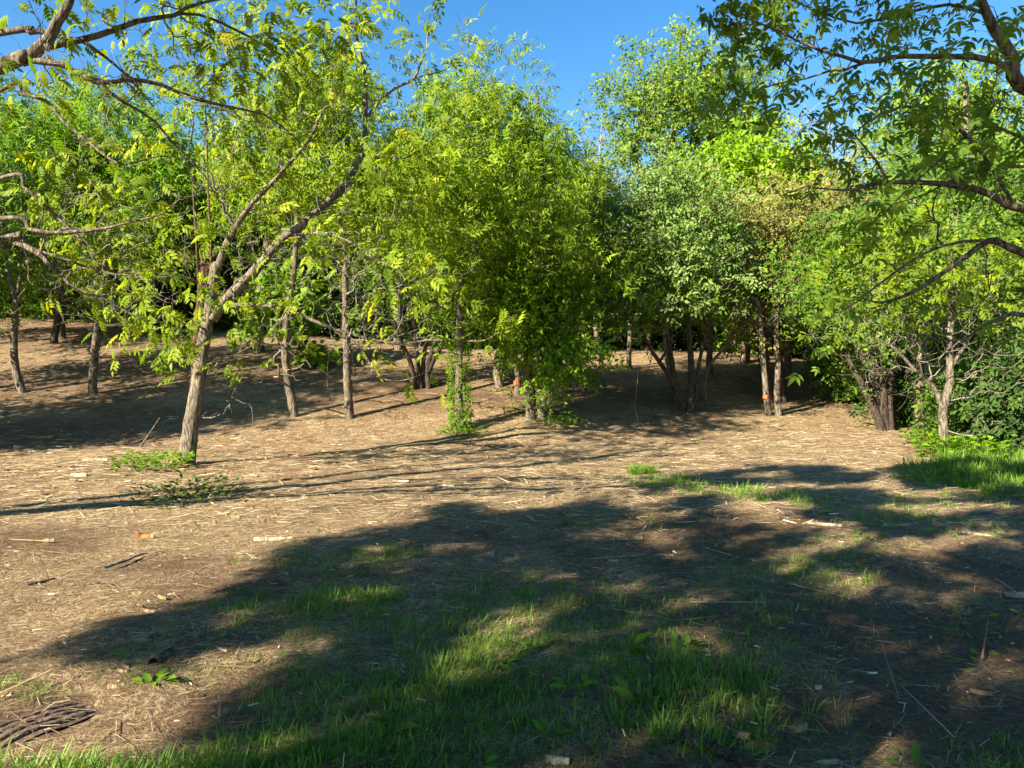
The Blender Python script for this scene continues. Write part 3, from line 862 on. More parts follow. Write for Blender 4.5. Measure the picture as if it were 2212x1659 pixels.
crF2 = [E(1470, 600, Y - .6, 110, 90, .8), E(1330, 620, Y - .5, 110, 90, .8), E(1410, 680, Y - .7, 80, 40, .6)]
b2 = hit(1452, 868)
make_tree('shrub_tree', 'green broad-leaved young tree mixed into the front of the grey-green tree', 'tree', b2, [(np.vstack([b2, PX(b2[1], (1450, 800), (1440, 730), (1420, 640))]), .04, .015)],
          [E(1470, 600, b2[1] - .8, 110, 90, .8), E(1340, 610, b2[1] - .8, 110, 80, .8), E(1410, 650, b2[1] - .8, 80, 40, .6)], 420, 'bark_dark', 'leaf_bright', 'ovate', .22, 6, .15, seed=45, clump=.24, tintbias=.05)
b = hit(1524, 872); Y = b[1]
make_tree('dead_limb', 'bare dead limb leaning up to the right with a tangle of twigs', 'branch', b, [(np.vstack([b, PX(Y, (1527, 800), (1556, 761), (1590, 716), (1612, 690), (1636, 660), (1662, 627))]), .05, .018), (PX(Y, (1636, 660), (1665, 645), (1690, 622)), .02, .006)],
          [], 0, 'bark_mid', bare=[E(1690, 665, Y, 50, 35), E(1700, 690, Y - .4, 45, 30)], nbare=170, seed=46, flare=0, rtip=.003, kink=.16, twig='bark_grey')

# stick
b = hit(1379, 917); Y = b[1]
make_tree('dead_sapling', 'thin crooked dead stick standing before the shaded bank', 'stick', b, [(np.vstack([b, PX(Y, (1377, 900), (1371, 882), (1374, 860), (1375, 840), (1378, 815), (1374, 790))]), .014, .005), (PX(Y, (1374, 880), (1366, 872), (1362, 860)), .006, .003)], [], 0, 'bark_pale', seed=47, flare=.2)

# ------------------------------------------------------------------ pole trunks on the crest
poles = [((1360, 797), (1361, 690), .085, 'bark_pale', 'sunlit pale trunk on the crest left of the grey-green tree', None, 560),
         ((1452, 815), (1441, 712), .15, 'bark_pale', 'stout pale trunk behind the grey-green tree', None, 520),
         ((1533, 815), (1537, 720), .11, 'bark_mid', 'flared brown trunk right behind the grey-green tree', None, 560),
         ((1584, 772), (1585, 700), .085, 'bark_pale', 'far trunk with a worn orange paint patch, right of centre', (1584, 728), 560),
         ((1660, 896), (1646, 747), .085, 'bark_pale', 'slim pale trunk with an orange paint band, tilting left', (1655, 857), 660),
         ((1681, 897), (1679, 747), .085, 'bark_pale', 'slim pale upright trunk beside the orange-banded one', None, 660),
         ((1663, 866), (1656, 747), .085, 'bark_dark', 'dark trunk in shade behind the pair of slim pale trunks', None, 580),
         ((1703, 814), (1703, 700), .12, 'bark_mid', 'grey trunk on the crest right of the slim pair', None, 560),
         ((1763, 783), (1757, 690), .14, 'bark_pale', 'pale trunk on the crest just before the hill falls away', None, 540),
         ((1290, 770), (1286, 690), .10, 'bark_mid', 'shaded trunk on the crest right of the tall crown', None, 560),
         ((1325, 748), (1322, 680), .10, 'bark_pale', 'small pale trunk far back between tall crown and grey-green tree', None, 560),
         ((1240, 800), (1246, 700), .08, 'bark_dark', 'thin dark trunk in shade right of the tall crown', None, 600)]
for k, (uv, top, r, bk, lab, pm, cv) in enumerate(poles):
    b = hit(*uv); Y = b[1]
    rr_ = np.random.default_rng(60 + k)
    top2 = (top[0] + (top[0] - uv[0]) * .5, cv)
    t = make_tree('pole_tree', lab, 'tree', b, [(np.vstack([b, PX(Y, ((uv[0] * 2 + top[0]) / 3 + rr_.normal() * 2, (uv[1] * 2 + top[1]) / 3), ((uv[0] + top[0] * 2) / 3 + rr_.normal() * 2, (uv[1] + top[1] * 2) / 3), top, top2, (top2[0] + rr_.normal() * 12, 460 if not 1640 < uv[0] < 1690 else cv - 20))]), r, r * .5)],
                  [E(top2[0], cv - 10, Y, 75, 70), E(top2[0] + rr_.normal() * 30, cv - 90, Y + .5, 90, 70)], 30 if 1580 < uv[0] < 1770 else 32, bk, ['leaf_green', 'leaf_olive', 'leaf_bright'][k % 3], 'ovate', .24, 6, .2, seed=60 + k, bare=[E(top[0], 680, Y, 45, 40)], nbare=25)
    if pm:
        paint(t, PX(Y, (pm[0], pm[1] + 4), (pm[0] - .5, pm[1] - 4)), r * .98)
# small maple leaves by the slim pair
b = hit(1640, 800); Y = b[1]
make_tree('maple_sapling', 'small bright maple sapling left of the slim pale pair', 'tree', b, [(np.vstack([b, PX(Y, (1638, 760), (1630, 715))]), .03, .01)], [E(1625, 710, Y, 50, 30), E(1650, 690, Y, 40, 25)], 70, 'bark_mid', 'leaf_bright', 'maple3', .34, 4, .15, seed=80, clump=.2, tintbias=.15)

# ------------------------------------------------------------------ crowns behind
def backtree(name, label, uY, crown, n, leaf, tpl, size, per_tip, spread, bark='bark_mid', seed=1, limbs_uv=None, r=.18, **kw):
    u, Y = uY
    x = (u - CU) / FPX * Y
    b = np.array([x, Y, float(height(x, Y))])
    if limbs_uv is None:
        c = crown[0]
        limbs_uv = [[(u, 700), (u + 5, 600), (c[0], c[1] + c[3] * .5), (c[0], c[1])]]
    limbs = [(np.vstack([b, PX(Y, *limbs_uv[0])]), r, r * .3)] + [(PX(Y, *l), r * .5, r * .12) for l in limbs_uv[1:]]
    return make_tree(name, label, 'tree', b, limbs, [E(c[0], c[1], Y + (c[4] if len(c) > 4 else 0), c[2], c[3]) for c in crown], n, bark, leaf, tpl, size, per_tip, spread, seed=seed, **kw)

backtree('poplar_tree', 'tall airy pale-trunked tree against the sky, right of centre', (1440, 36), [(1455, 190, 75, 90), (1400, 260, 80, 90), (1530, 230, 75, 100), (1480, 320, 140, 60), (1610, 300, 60, 80), (1365, 230, 40, 50), (1630, 220, 45, 80), (1480, 400, 100, 40)], 700,
         'leaf_poplar', 'ovate', .46, 9, .27, 'bark_pale', 101, [[(1440, 600), (1425, 450), (1383, 370), (1372, 330), (1400, 230), (1420, 150)], [(1480, 480), (1530, 400), (1532, 300), (1545, 200), (1560, 120)], [(1500, 500), (1590, 400), (1605, 340), (1615, 260), (1625, 160)], [(1440, 420), (1455, 300), (1465, 180), (1470, 90)]],
         r=.32, clump=.7, per=8, rtip=.008, shell=.5, extra_pts=np.array([at(u, v, 36) for u, v in [(1345, 95), (1385, 105), (1395, 95), (1470, 72), (1462, 90), (1480, 70), (1500, 80), (1510, 100), (1540, 95), (1420, 100), (1320, 190), (1310, 185), (1330, 160), (1350, 120), (1600, 80), (1630, 75), (1580, 100), (1570, 130), (1440, 110), (1365, 100)]]))
backtree('maple_tree', 'vivid yellow-green maple crown glowing behind the olive tree', (1610, 24), [(1625, 385, 85, 55), (1560, 440, 85, 40), (1680, 430, 55, 50), (1500, 465, 40, 30)], 620, 'leaf_maple', 'ovate', .40, 12, .26, 'bark_mid', 102, clump=.45, per=8, droop=.2)
backtree('olive_tree', 'dull olive-brown small-leaved rounded tree right of the grey-green one', (1690, 19.2), [(1680, 540, 150, 90), (1600, 570, 100, 90), (1770, 520, 110, 90), (1650, 600, 120, 50), (1560, 590, 60, 50), (1830, 500, 70, 80)], 1000, 'leaf_olive', 'small', .29, 8, .2, 'bark_dark', 103,
         [[(1680, 720), (1690, 660), (1680, 560)], [(1690, 690), (1740, 620), (1780, 540)], [(1690, 690), (1640, 620), (1600, 560)]], r=.13, clump=.5, per=9, shell=.4, droop=.05)
backtree('leafy_tree', 'dense bright leafy tree at far left behind the near limbs', (130, 24), [(120, 330, 170, 110), (290, 330, 90, 110), (60, 460, 150, 110), (230, 470, 150, 110), (330, 430, 60, 90), (30, 280, 90, 90)], 1150, 'leaf_bright', 'willow', .27, 13, .26, 'bark_mid', 104, clump=.42, per=9, shell=.55, r=.2)
backtree('leafy_tree', 'leafy tree with open top behind the leaning tree', (560, 22), [(600, 330, 140, 120), (560, 440, 130, 70), (690, 220, 90, 110), (720, 400, 110, 90)], 640, 'leaf_willow', 'willow', .24, 12, .25, 'bark_mid', 105, clump=.38, per=9, shell=.5, r=.18, nbare=260, bare=[E(560, 560, 22, 200, 90), E(700, 540, 22, 120, 90)], twig='bark_grey')
backtree('leafy_tree', 'yellow-green tree filling the gap left of the tall middle crown', (860, 23), [(880, 420, 100, 100), (840, 520, 90, 50), (890, 340, 80, 70), (810, 320, 70, 80)], 560, 'leaf_willow', 'willow', .24, 12, .25, 'bark_mid', 106, clump=.38, per=9, shell=.5, nbare=260, bare=[E(850, 600, 23, 150, 80), E(950, 560, 23, 80, 80)], twig='bark_grey')
backtree('leafy_tree', 'thin-leaved tree right of the poplar, half hidden by the overhanging boughs', (1880, 27), [(1920, 410, 90, 90), (1980, 340, 100, 120), (2060, 300, 120, 150), (1870, 480, 90, 70), (2160, 280, 80, 160)], 800, 'leaf_willow', 'ovate', .36, 7, .3, 'bark_pale', 107, clump=.5, per=7, shell=.5, nbare=200,
         bare=[E(1950, 400, 27, 160, 120), E(2100, 380, 27, 120, 140)])
backtree('leafy_tree', 'pale-stemmed tree at the right edge behind the overhanging boughs', (2110, 20), [(2080, 480, 120, 110), (2180, 420, 90, 130), (1980, 500, 110, 90), (2140, 600, 110, 90)], 340, 'leaf_green', 'pin7', .36, 3, .22, 'bark_pale', 108, [[(2112, 700), (2115, 560), (2110, 430), (2090, 300), (2085, 180)]], clump=.38, per=7, nbare=320, bare=[E(2080, 480, 20, 170, 160)], twig='bark_grey')
for k, (u, Y, cr, lab) in enumerate([(1300, 46, [(1290, 310, 45, 70), (1310, 370, 50, 60)], 'bare grey twiggy tree in the gap beside the tall crown'), (1730, 44, [(1740, 290, 80, 80), (1690, 320, 60, 60)], 'bare grey twiggy tree behind the bright maple'), (1790, 47, [(1800, 300, 60, 90), (1850, 330, 60, 70)], 'bare grey twiggy tree farther right on the skyline')]):
    x = (u - CU) / FPX * Y
    b = np.array([x, Y, float(height(x, Y))])
    lim = [(np.vstack([b, PX(Y, (u, 600), (u + 4, 450), (u - 4, 350), (u, 270))]), .2, .03)]
    make_tree('bare_tree', lab, 'tree', b, lim, [], 0, 'bark_grey', bare=[E(c[0], c[1], Y, c[2], c[3]) for c in cr], nbare=520, seed=110 + k, rtip=.014, twig='bark_grey', expo=.36)

# ------------------------------------------------------------------ right edge of the wood
b = hit(1990, 940); Y = b[1]
make_tree('thicket_tree', 'thick flared trunk standing in the shade at the right of the clearing', 'tree', b, [(np.vstack([b, PX(Y, (1988, 900), (1986, 848), (1990, 780), (1994, 700), (1990, 600), (1985, 500))]), .135, .05)],
          [E(1980, 600, Y + .5, 160, 90), E(1930, 680, Y, 100, 60), E(1990, 500, Y + .5, 140, 90)], 330, 'bark_mid', 'leaf_green', 'ovate', .24, 6, .2, seed=120, flare=.6, bare=[E(1990, 680, Y, 130, 120)], nbare=220)
b = hit(2040, 974); Y = b[1]
limbs = [(np.vstack([b, PX(Y, (2039, 930), (2038, 885), (2048, 845), (2053, 810), (2053, 726), (2057, 680), (2060, 600), (2055, 520))]), .085, .03),
         (PX(Y, (2036, 888), (2026, 855), (2012, 833), (1983, 806), (1948, 768), (1920, 745), (1893, 731)), .045, .012),
         (PX(Y, (2052, 800), (2067, 776), (2082, 750), (2098, 723), (2125, 700), (2157, 692), (2212, 678)), .04, .014),
         (PX(Y, (1983, 806), (1940, 790), (1905, 810), (1880, 805)), .014, .004),
         (PX(Y, (2053, 726), (2010, 700), (1960, 690), (1900, 690)), .02, .005),
         (PX(Y, (2056, 820), (2110, 815), (2170, 830), (2230, 850)), .016, .004)]
make_tree('grey_tree', 'smooth light trunk forking low, with pale spreading bare boughs, at right', 'tree', b, limbs, [E(1900, 640, Y - .3, 110, 60), E(2000, 610, Y - .3, 120, 70), E(2100, 620, Y, 110, 80), E(1990, 540, Y, 150, 60), E(1850, 610, Y, 80, 60)], 190,
          'bark_pale', 'leaf_walnut', 'pin7', .21, 5, .13, seed=121, clump=.28, per=6, bare=[E(2000, 760, Y, 130, 90), E(2150, 800, Y, 100, 90), E(1900, 760, Y - .3, 60, 70), E(2130, 880, Y, 100, 50), E(1950, 640, Y - .3, 160, 90), E(2120, 640, Y - .3, 110, 110)], nbare=800, sides=14, rtip=.0024, kink=.07, tintbias=-.26)
b = hit(1914, 930); Y = b[1]
st = [(np.vstack([b + [dx, dy, 0], PX(Y, *pl)]), r, r * .35, 'root') for dx, dy, r, pl in (
    (-.1, 0, .10, [(1893, 890), (1862, 830), (1845, 800), (1830, 765), (1815, 700)]), (.05, .1, .11, [(1908, 880), (1907, 830), (1893, 790), (1879, 750), (1870, 680)]),
    (.15, .05, .09, [(1922, 880), (1925, 820), (1935, 760), (1930, 680)]), (0, .2, .08, [(1905, 870), (1880, 800), (1860, 740), (1850, 660)]))]
make_tree('thicket_tree', 'dark leaning many-stemmed tree at the right foot of the hill', 'tree', b, st, [E(1830, 640, Y, 110, 80), E(1920, 700, Y + .4, 100, 60), E(1870, 560, Y + .4, 130, 80), E(1780, 600, Y, 60, 60)], 400, 'bark_dark', 'leaf_green', 'ovate', .2, 8, .2, seed=122, bare=[E(1880, 700, Y, 100, 100)], nbare=220)
# undergrowth thicket: shrubs, nearest first
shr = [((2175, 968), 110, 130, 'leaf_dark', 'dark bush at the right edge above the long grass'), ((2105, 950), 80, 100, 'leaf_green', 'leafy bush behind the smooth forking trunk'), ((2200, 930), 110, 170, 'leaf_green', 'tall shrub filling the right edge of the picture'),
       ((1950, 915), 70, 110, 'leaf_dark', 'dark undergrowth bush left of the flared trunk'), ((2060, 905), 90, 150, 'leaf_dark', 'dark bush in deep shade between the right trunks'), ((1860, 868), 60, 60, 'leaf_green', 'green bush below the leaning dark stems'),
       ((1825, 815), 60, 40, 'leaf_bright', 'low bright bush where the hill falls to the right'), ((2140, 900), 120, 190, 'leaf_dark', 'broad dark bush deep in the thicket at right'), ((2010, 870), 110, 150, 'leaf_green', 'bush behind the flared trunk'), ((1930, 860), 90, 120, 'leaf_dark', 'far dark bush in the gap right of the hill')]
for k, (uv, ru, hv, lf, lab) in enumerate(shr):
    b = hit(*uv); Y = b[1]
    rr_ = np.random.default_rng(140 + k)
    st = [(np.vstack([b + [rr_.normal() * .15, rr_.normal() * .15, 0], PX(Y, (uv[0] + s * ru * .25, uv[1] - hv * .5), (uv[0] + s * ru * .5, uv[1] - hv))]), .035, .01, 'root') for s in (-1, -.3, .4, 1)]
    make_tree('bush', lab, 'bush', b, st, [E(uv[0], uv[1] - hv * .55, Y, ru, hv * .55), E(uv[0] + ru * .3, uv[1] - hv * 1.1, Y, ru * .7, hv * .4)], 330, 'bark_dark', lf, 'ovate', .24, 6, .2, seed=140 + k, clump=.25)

# low shrubs along the crest so that the wood closes behind
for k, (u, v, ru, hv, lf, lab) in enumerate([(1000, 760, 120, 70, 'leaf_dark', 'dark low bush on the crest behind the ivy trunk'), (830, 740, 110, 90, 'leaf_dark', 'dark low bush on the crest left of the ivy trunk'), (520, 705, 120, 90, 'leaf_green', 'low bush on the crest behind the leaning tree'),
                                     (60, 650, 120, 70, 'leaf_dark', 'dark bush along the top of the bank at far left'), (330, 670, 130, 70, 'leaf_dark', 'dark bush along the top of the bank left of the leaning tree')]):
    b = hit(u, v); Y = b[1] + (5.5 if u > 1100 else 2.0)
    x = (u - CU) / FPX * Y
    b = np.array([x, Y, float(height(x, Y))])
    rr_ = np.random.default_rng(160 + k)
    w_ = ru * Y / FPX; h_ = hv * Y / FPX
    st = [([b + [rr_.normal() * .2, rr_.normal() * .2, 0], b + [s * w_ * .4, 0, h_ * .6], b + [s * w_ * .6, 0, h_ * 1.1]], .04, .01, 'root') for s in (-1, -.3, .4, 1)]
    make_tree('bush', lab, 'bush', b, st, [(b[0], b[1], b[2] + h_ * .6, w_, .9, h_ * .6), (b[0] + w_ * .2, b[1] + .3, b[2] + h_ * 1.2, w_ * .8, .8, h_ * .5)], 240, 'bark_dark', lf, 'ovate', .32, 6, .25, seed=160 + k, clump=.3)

# ------------------------------------------------------------------ the wood beyond the crest: copies of three prototypes
def proto(label, seed, leaf, h, w, tpl, n=340):
    b = np.array([0., 0., 0.])
    r = np.random.default_rng(seed)
    limbs = [([b, b + [.1, 0, h * .3], b + [-.1, .1, h * .6], b + [.1, 0, h * .9]], .16, .03), ([b + [0, 0, h * .35], b + [w * .4, .2, h * .6], b + [w * .6, .1, h * .8]], .07, .02), ([b + [0, 0, h * .3], b + [-w * .4, -.2, h * .55], b + [-w * .5, .2, h * .75]], .07, .02)]
    cr = [(0, 0, h * .72, w * .8, w * .8, h * .26), (w * .5, .2, h * .55, w * .6, w * .6, h * .2), (-w * .5, -.2, h * .52, w * .6, w * .6, h * .2), (0, 0, h * .4, w * .9, w * .9, h * .14)]
    return make_tree('woodland_tree', label, 'tree', (0, 0, 0), limbs, cr, n, 'bark_mid', leaf, tpl, .42, 7, .3, seed=seed, clump=.42, per=8, group='trees of the wood beyond the crest')
BACKL = 'background tree of the wood beyond the crest, half hidden behind nearer crowns'
hs = np.random.default_rng(77)
MARKS = [(-9000, 'far beyond the left edge'), (-600, 'beyond the left edge'), (-100, 'just past the left edge'), (0, 'at the far left edge'), (150, 'behind the straight pale sapling'), (330, 'left of the leaning tree'), (480, 'behind the leaning tree'), (640, 'behind the bent vine-hung sapling'), (770, 'behind the straight brown sapling'), (900, 'behind the many-stemmed shrub'), (1010, 'behind the ivy trunk'), (1130, 'left behind the tall middle crown'), (1230, 'right behind the tall middle crown'),
         (1340, 'behind the gap right of the tall crown'), (1430, 'behind the grey-green tree'), (1520, 'behind the poplar foot'), (1600, 'left of the slim pale pair'), (1680, 'behind the slim pale pair'), (1770, 'where the hill falls to the right'), (1870, 'behind the leaning dark stems'), (1970, 'behind the flared trunk'), (2060, 'behind the smooth forking trunk'), (2160, 'near the right edge'), (2230, 'past the right edge')]
def land(u, what, far):
    m = [t for a, t in MARKS if a <= u][-1]
    return what + (', farther back, ' if far else ', ') + m
save_h = height
height = lambda x, y: np.zeros_like(np.asarray(x, float)) - 1
P1, P2, P3 = proto(BACKL, 201, 'leaf_green', 8.5, 2.4, 'ovate'), proto(BACKL, 202, 'leaf_willow', 9.5, 2.2, 'willow'), proto(BACKL, 203, 'leaf_dark', 7.5, 2.6, 'ovate')
height = save_h
spots = [(-60, 27, .95, 0), (80, 31, 1., 2), (220, 30, 1., 1), (330, 27, .85, 2), (420, 32, 1.1, 0), (520, 29, .95, 2), (640, 31, 1.05, 1), (740, 27, .85, 0), (830, 31, 1.0, 2), (930, 28, .85, 1), (1010, 32, 1., 0), (1080, 27, .9, 2),
         (1180, 29, .95, 0), (1260, 26, .7, 2), (1330, 28, .68, 0), (1400, 27, .7, 2), (1480, 29, .75, 1), (1560, 31, .75, 2), (1640, 30, .72, 0), (1730, 28, .7, 2), (1810, 27, .75, 1), (1890, 25, .75, 2), (1960, 23, .85, 0), (2040, 22, .9, 2), (2120, 24, 1., 0), (2220, 21, .95, 2), (2310, 17, .9, 0),
         (-620, 11.5, .9, 1), (-400, 13.0, .8, 1), (-1100, 11.0, 1.0, 0), (2180, 32, 1.2, 1), (2010, 33, 1.05, 0), (-140, 22, .9, 2), (-200, 17, .8, 0), (150, 40, 1.2, 0), (480, 42, 1.2, 2), (800, 42, 1.1, 0), (1100, 43, 1.1, 2), (1950, 44, 1.1, 2), (2200, 44, 1.2, 0)]
for i, (u, Y, sc, k) in enumerate(spots):
    x = (u - CU) / FPX * Y
    src = (P1, P2, P3)[k]
    loc = (x, Y, float(height(x, Y)) - 0.05)
    s = (sc * hs.uniform(.9, 1.1), sc * hs.uniform(.9, 1.1), sc * hs.uniform(.92, 1.08))
    rz = hs.uniform(0, 6.28)
    lab_ = land(u, ('broad-leaved', 'narrow-leaved', 'dark-leaved')[k] + (' tall' if sc > .98 else '') + ' tree of the wood', Y > 30.5)
    if not src.get('placed'):
        src['placed'] = 1
        src.location = loc; src.rotation_euler = (0, 0, rz); src.scale = s
        src['label'] = lab_
    else:
        copy_tree(src, loc, rz, s, lab_, 'trees of the wood beyond the crest')
for s in (P1, P2, P3):
    del s['placed']
for o in list(COL.objects):
    if 'placed' in o: del o['placed']

# ------------------------------------------------------------------ understorey that closes the view under the far crowns
height = lambda x, y: np.zeros_like(np.asarray(x, float)) - 1
UL = 'leafy undergrowth bush deep in the wood beyond the crest'
def uproto(seed, leaf):
    b = np.zeros(3)
    st = [([b + [s * .2, 0, 0], b + [s * .7, 0, 1.1], b + [s * 1.3, .1, 2.2]], .04, .01, 'root') for s in (-1, -.3, .4, 1)]
    return make_tree('undergrowth_bush', UL, 'bush', b, st, [(0, 0, 1.1, 2.0, 1.2, 1.0), (.6, .2, 2.0, 1.5, 1.0, .9), (-.8, 0, 1.8, 1.2, 1.0, .9)], 330, 'bark_dark', leaf, 'ovate', .36, 7, .26, seed=seed, clump=.32, group='undergrowth beyond the crest')
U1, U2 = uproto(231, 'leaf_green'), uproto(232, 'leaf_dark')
height = save_h
k = 0
done = set()
for Y, st, off in ((29, 105, 0), (34, 95, 50)):
    for u in np.arange(-120 + off, 2400, st):
        if u > 1860 and Y < 30: Yk = 23.5
        else: Yk = Y
        x = (u - CU) / FPX * Yk
        yy = Yk + hs.uniform(-.8, .8)
        loc = (x, yy, float(height(x, yy)) - .05)
        sc = hs.uniform(.85, 1.25)
        src = (U1, U2)[k % 2]
        k += 1
        lab_ = land(u, ('green', 'dark')[(k - 1) % 2] + ' undergrowth bush in the wood', Y > 30)
        if k <= 2:
            src.location = loc; src.scale = (sc, sc, sc); src['label'] = lab_
        else:
            copy_tree(src, loc, hs.uniform(0, 6.28), (sc, sc, sc * hs.uniform(.85, 1.2)), lab_, 'undergrowth beyond the crest')

# ------------------------------------------------------------------ boughs hanging in from the right
b = np.array([5.4, 4.3, float(height(5.4, 4.3))])
f0 = b + np.array([-.3, 0, 2.2])
JY = 4.6
limbs = [
    (np.array([b, b + [-.05, 0, 1.0], f0, b + [-.7, .1, 3.6], b + [-1.2, .2, 5.0], b + [-1.5, .2, 6.6]]), .17, .06),
    (np.vstack([f0 + [-.1, 0, .4], b + [-1.6, .25, 3.05], PX(JY, (2212, 190), (2185, 125), (2157, 76), (2135, 40), (2115, -20))]), .05, .024),
    (np.vstack([PX(JY, (2200, 160), (2140, 124), (2077, 121), (2010, 122), (1949, 121), (1910, 124), (1872, 134), (1823, 121), (1768, 108), (1705, 80), (1636, 49), (1580, 30))]), .020, .004),
    (PX(JY, (1880, 132), (1830, 147), (1792, 153), (1740, 170, .1), (1680, 180, .2), (1610, 200, .3)), .009, .003),
    (np.vstack([f0 + [-.1, 0, 0], b + [-1.5, .2, 2.4], PX(JY, (2212, 451), (2165, 428), (2122, 413), (2070, 402), (2018, 396), (1921, 396), (1870, 402), (1827, 413), (1757, 411))]), .030, .004),
    (PX(JY, (1921, 396), (1900, 360), (1879, 323), (1835, 285), (1789, 250)), .008, .003),
    (PX(JY, (2190, 440), (2120, 330), (2040, 250), (1960, 230), (1880, 260), (1800, 330, .1)), .012, .003),
    (np.vstack([f0 + [-.1, 0, -.3], b + [-1.5, .3, 2.0], PX(JY + .3, (2212, 549), (2180, 535), (2139, 521), (2080, 560), (2007, 608), (1950, 640), (1900, 655), (1850, 640))]), .030, .004),
    (np.vstack([f0 + [-.1, 0, -.7], b + [-1.4, .3, 1.7], PX(JY + .3, (2212, 678), (2160, 690), (2122, 705), (2090, 730), (2040, 735), (1980, 720))]), .02, .004),
    (PX(JY + .3, (2150, 525), (2090, 520), (2010, 540), (1930, 590), (1840, 660), (1790, 690)), .012, .003),
    (PX(JY, (2212, 300), (2120, 270), (2050, 330), (1990, 380), (1900, 470), (1850, 500)), .010, .003),
    (PX(JY, (2212, 360), (2100, 370), (2000, 420), (1930, 440)), .010, .003),
    (PX(JY, (2130, 30), (2050, 10), (1950, 30), (1850, 50), (1760, 20), (1680, -10)), .012, .003),
]
crownJ = [E(1680, 60, JY, 100, 70, .5), E(1620, 150, JY + .2, 60, 45, .4), E(1760, 110, JY, 100, 60, .6), E(1910, 90, JY, 120, 90, .6), E(1890, 230, JY, 90, 60, .5), E(2000, 240, JY, 120, 110, .6), E(2110, 150, JY, 110, 150, .6), E(2130, 330, JY, 100, 110, .5),
          E(1960, 370, JY, 130, 60, .5, .8), E(1720, 210, JY, 40, 40, .3, .4), E(1940, 440, JY, 80, 40, .3, .7), E(1700, -20, JY, 160, 50, .5), E(2000, 0, JY, 180, 60, .6)]
tj = np.array([at(u, v, JY + d) for u, v, d in [(1545, 20, 0), (1565, 10, 0), (1580, 35, 0), (1600, 15, 0), (1620, 45, .1), (1590, 70, .1), (1570, 180, .3), (1610, 210, .3), (1660, 240, .2), (1700, 270, .2), (1720, 330, .1), (1710, 380, .1), (1730, 360, .1), (1750, 400, 0), (1770, 260, 0), (1790, 255, 0),
     (1880, 340, 0), (1820, 350, 0), (1860, 400, 0), (1960, 430, 0), (1760, 655, .3), (1790, 640, .3), (1800, 690, .3), (1830, 660, .3), (1770, 690, .3), (1720, 690, .3), (1740, 760, .3), (1730, 640, .3), (1850, 600, .3), (1880, 560, .2), (2000, 660, .3), (1930, 660, .3), (2120, 720, .3), (2130, 600, .3), (2060, 600, .3), (1840, 500, 0), (1860, 480, 0), (1900, 500, 0)]])
right_near = make_tree('box_elder', 'overhanging dark-leaved boughs from a tree rooted just out of frame at right', 'tree', b, limbs, crownJ, 260, 'bark_mid', 'leaf_elder', 'elder3', .10, 5, .07, clump=.11, per=5, bf=.2, shell=.2, seed=210,
          extra_pts=tj, bare=[E(2000, 500, JY, 190, 160, .5), E(2050, 200, JY, 160, 150, .5)], nbare=200, rtip=.0015, sag=.02, droop=.75, twig='bark_mid', kink=.12, sides=12)

# ------------------------------------------------------------------ tall trees behind the viewer that shade the foreground
POLY = np.array([(180, 1388), (330, 1335), (480, 1292), (600, 1235), (650, 1185), (700, 1165), (830, 1155), (930, 1125), (985, 1082), (1030, 1095), (1060, 1115), (1150, 1105), (1260, 1090), (1400, 1060), (1480, 1035), (1560, 1020), (1700, 1008), (1900, 1010), (2050, 1000), (2212, 1015), (2500, 1020),
                 (3200, 1300), (3200, 3400), (-200, 3400), (330, 2000), (560, 1690), (510, 1600), (480, 1540), (520, 1500), (640, 1450), (720, 1405), (800, 1345), (640, 1345), (520, 1395), (380, 1422), (290, 1412)], float)
LIT = [(1680, 1350, 20, 10), (1500, 1300, 22, 9), (2080, 1500, 26, 12), (1820, 1520, 18, 14), (1240, 1560, 20, 18), (2120, 1260, 30, 9), (1380, 1330, 20, 10), (1250, 1300, 24, 10), (1960, 1200, 30, 9), (1560, 1120, 26, 8), (1900, 1050, 60, 8), (2080, 1060, 50, 8), (1760, 1050, 50, 8), (1100, 1200, 30, 10), (1620, 1400, 24, 16), (1830, 1340, 26, 12), (2000, 1500, 30, 16), (1660, 1560, 20, 20), (1420, 1580, 20, 24), (2180, 1340, 40, 16), (900, 1230, 24, 10), (1560, 1280, 30, 10), (1330, 1210, 24, 8), (1780, 1170, 30, 10), (1040, 1395, 62, 68), (1300, 1410, 42, 36), (1540, 1487, 42, 48), (920, 1510, 52, 40), (800, 1280, 55, 24), (830, 1200, 40, 26), (1760, 1235, 55, 36), (1750, 1482, 24, 26), (1490, 1212, 30, 14), (1880, 1262, 80, 20), (1930, 1392, 36, 20), (2140, 1430, 90, 42), (1950, 1605, 60, 38), (1860, 1655, 60, 30),
       (670, 1585, 62, 42), (1150, 1345, 38, 40), (1480, 1365, 80, 22), (1300, 1640, 34, 30), (720, 1385, 45, 16), (1280, 1150, 40, 16), (1470, 1180, 34, 12), (1650, 1100, 70, 26), (1580, 1060, 60, 14), (2060, 1230, 40, 16), (1850, 1150, 60, 16), (1970, 1100, 90, 14), (2000, 1170, 70, 14), (2150, 1090, 60, 16), (1430, 1105, 40, 16),
       (1350, 1080, 50, 18), (1700, 1200, 40, 12), (2050, 1290, 50, 14), (2100, 1160, 50, 12), (1620, 1160, 30, 12), (1380, 1270, 50, 14), (1520, 1050, 40, 14), (1200, 1240, 80, 14), (1020, 1180, 50, 12), (560, 1320, 60, 14)]
def inpoly(u, v, P):
    c = np.zeros(len(u), bool)
    j = len(P) - 1
    for i in range(len(P)):
        a, b_ = P[i], P[j]
        k = ((a[1] > v) != (b_[1] > v)) & (u < (b_[0] - a[0]) * (v - a[1]) / (b_[1] - a[1] + 1e-12) + a[0])
        c ^= k
        j = i
    return c
rs = np.random.default_rng(300)
n = 92000
gx, gy = rs.uniform(-4, 13, n), rs.uniform(1.4, 12.6, n)
g = np.stack([gx, gy, height(gx, gy)], -1)
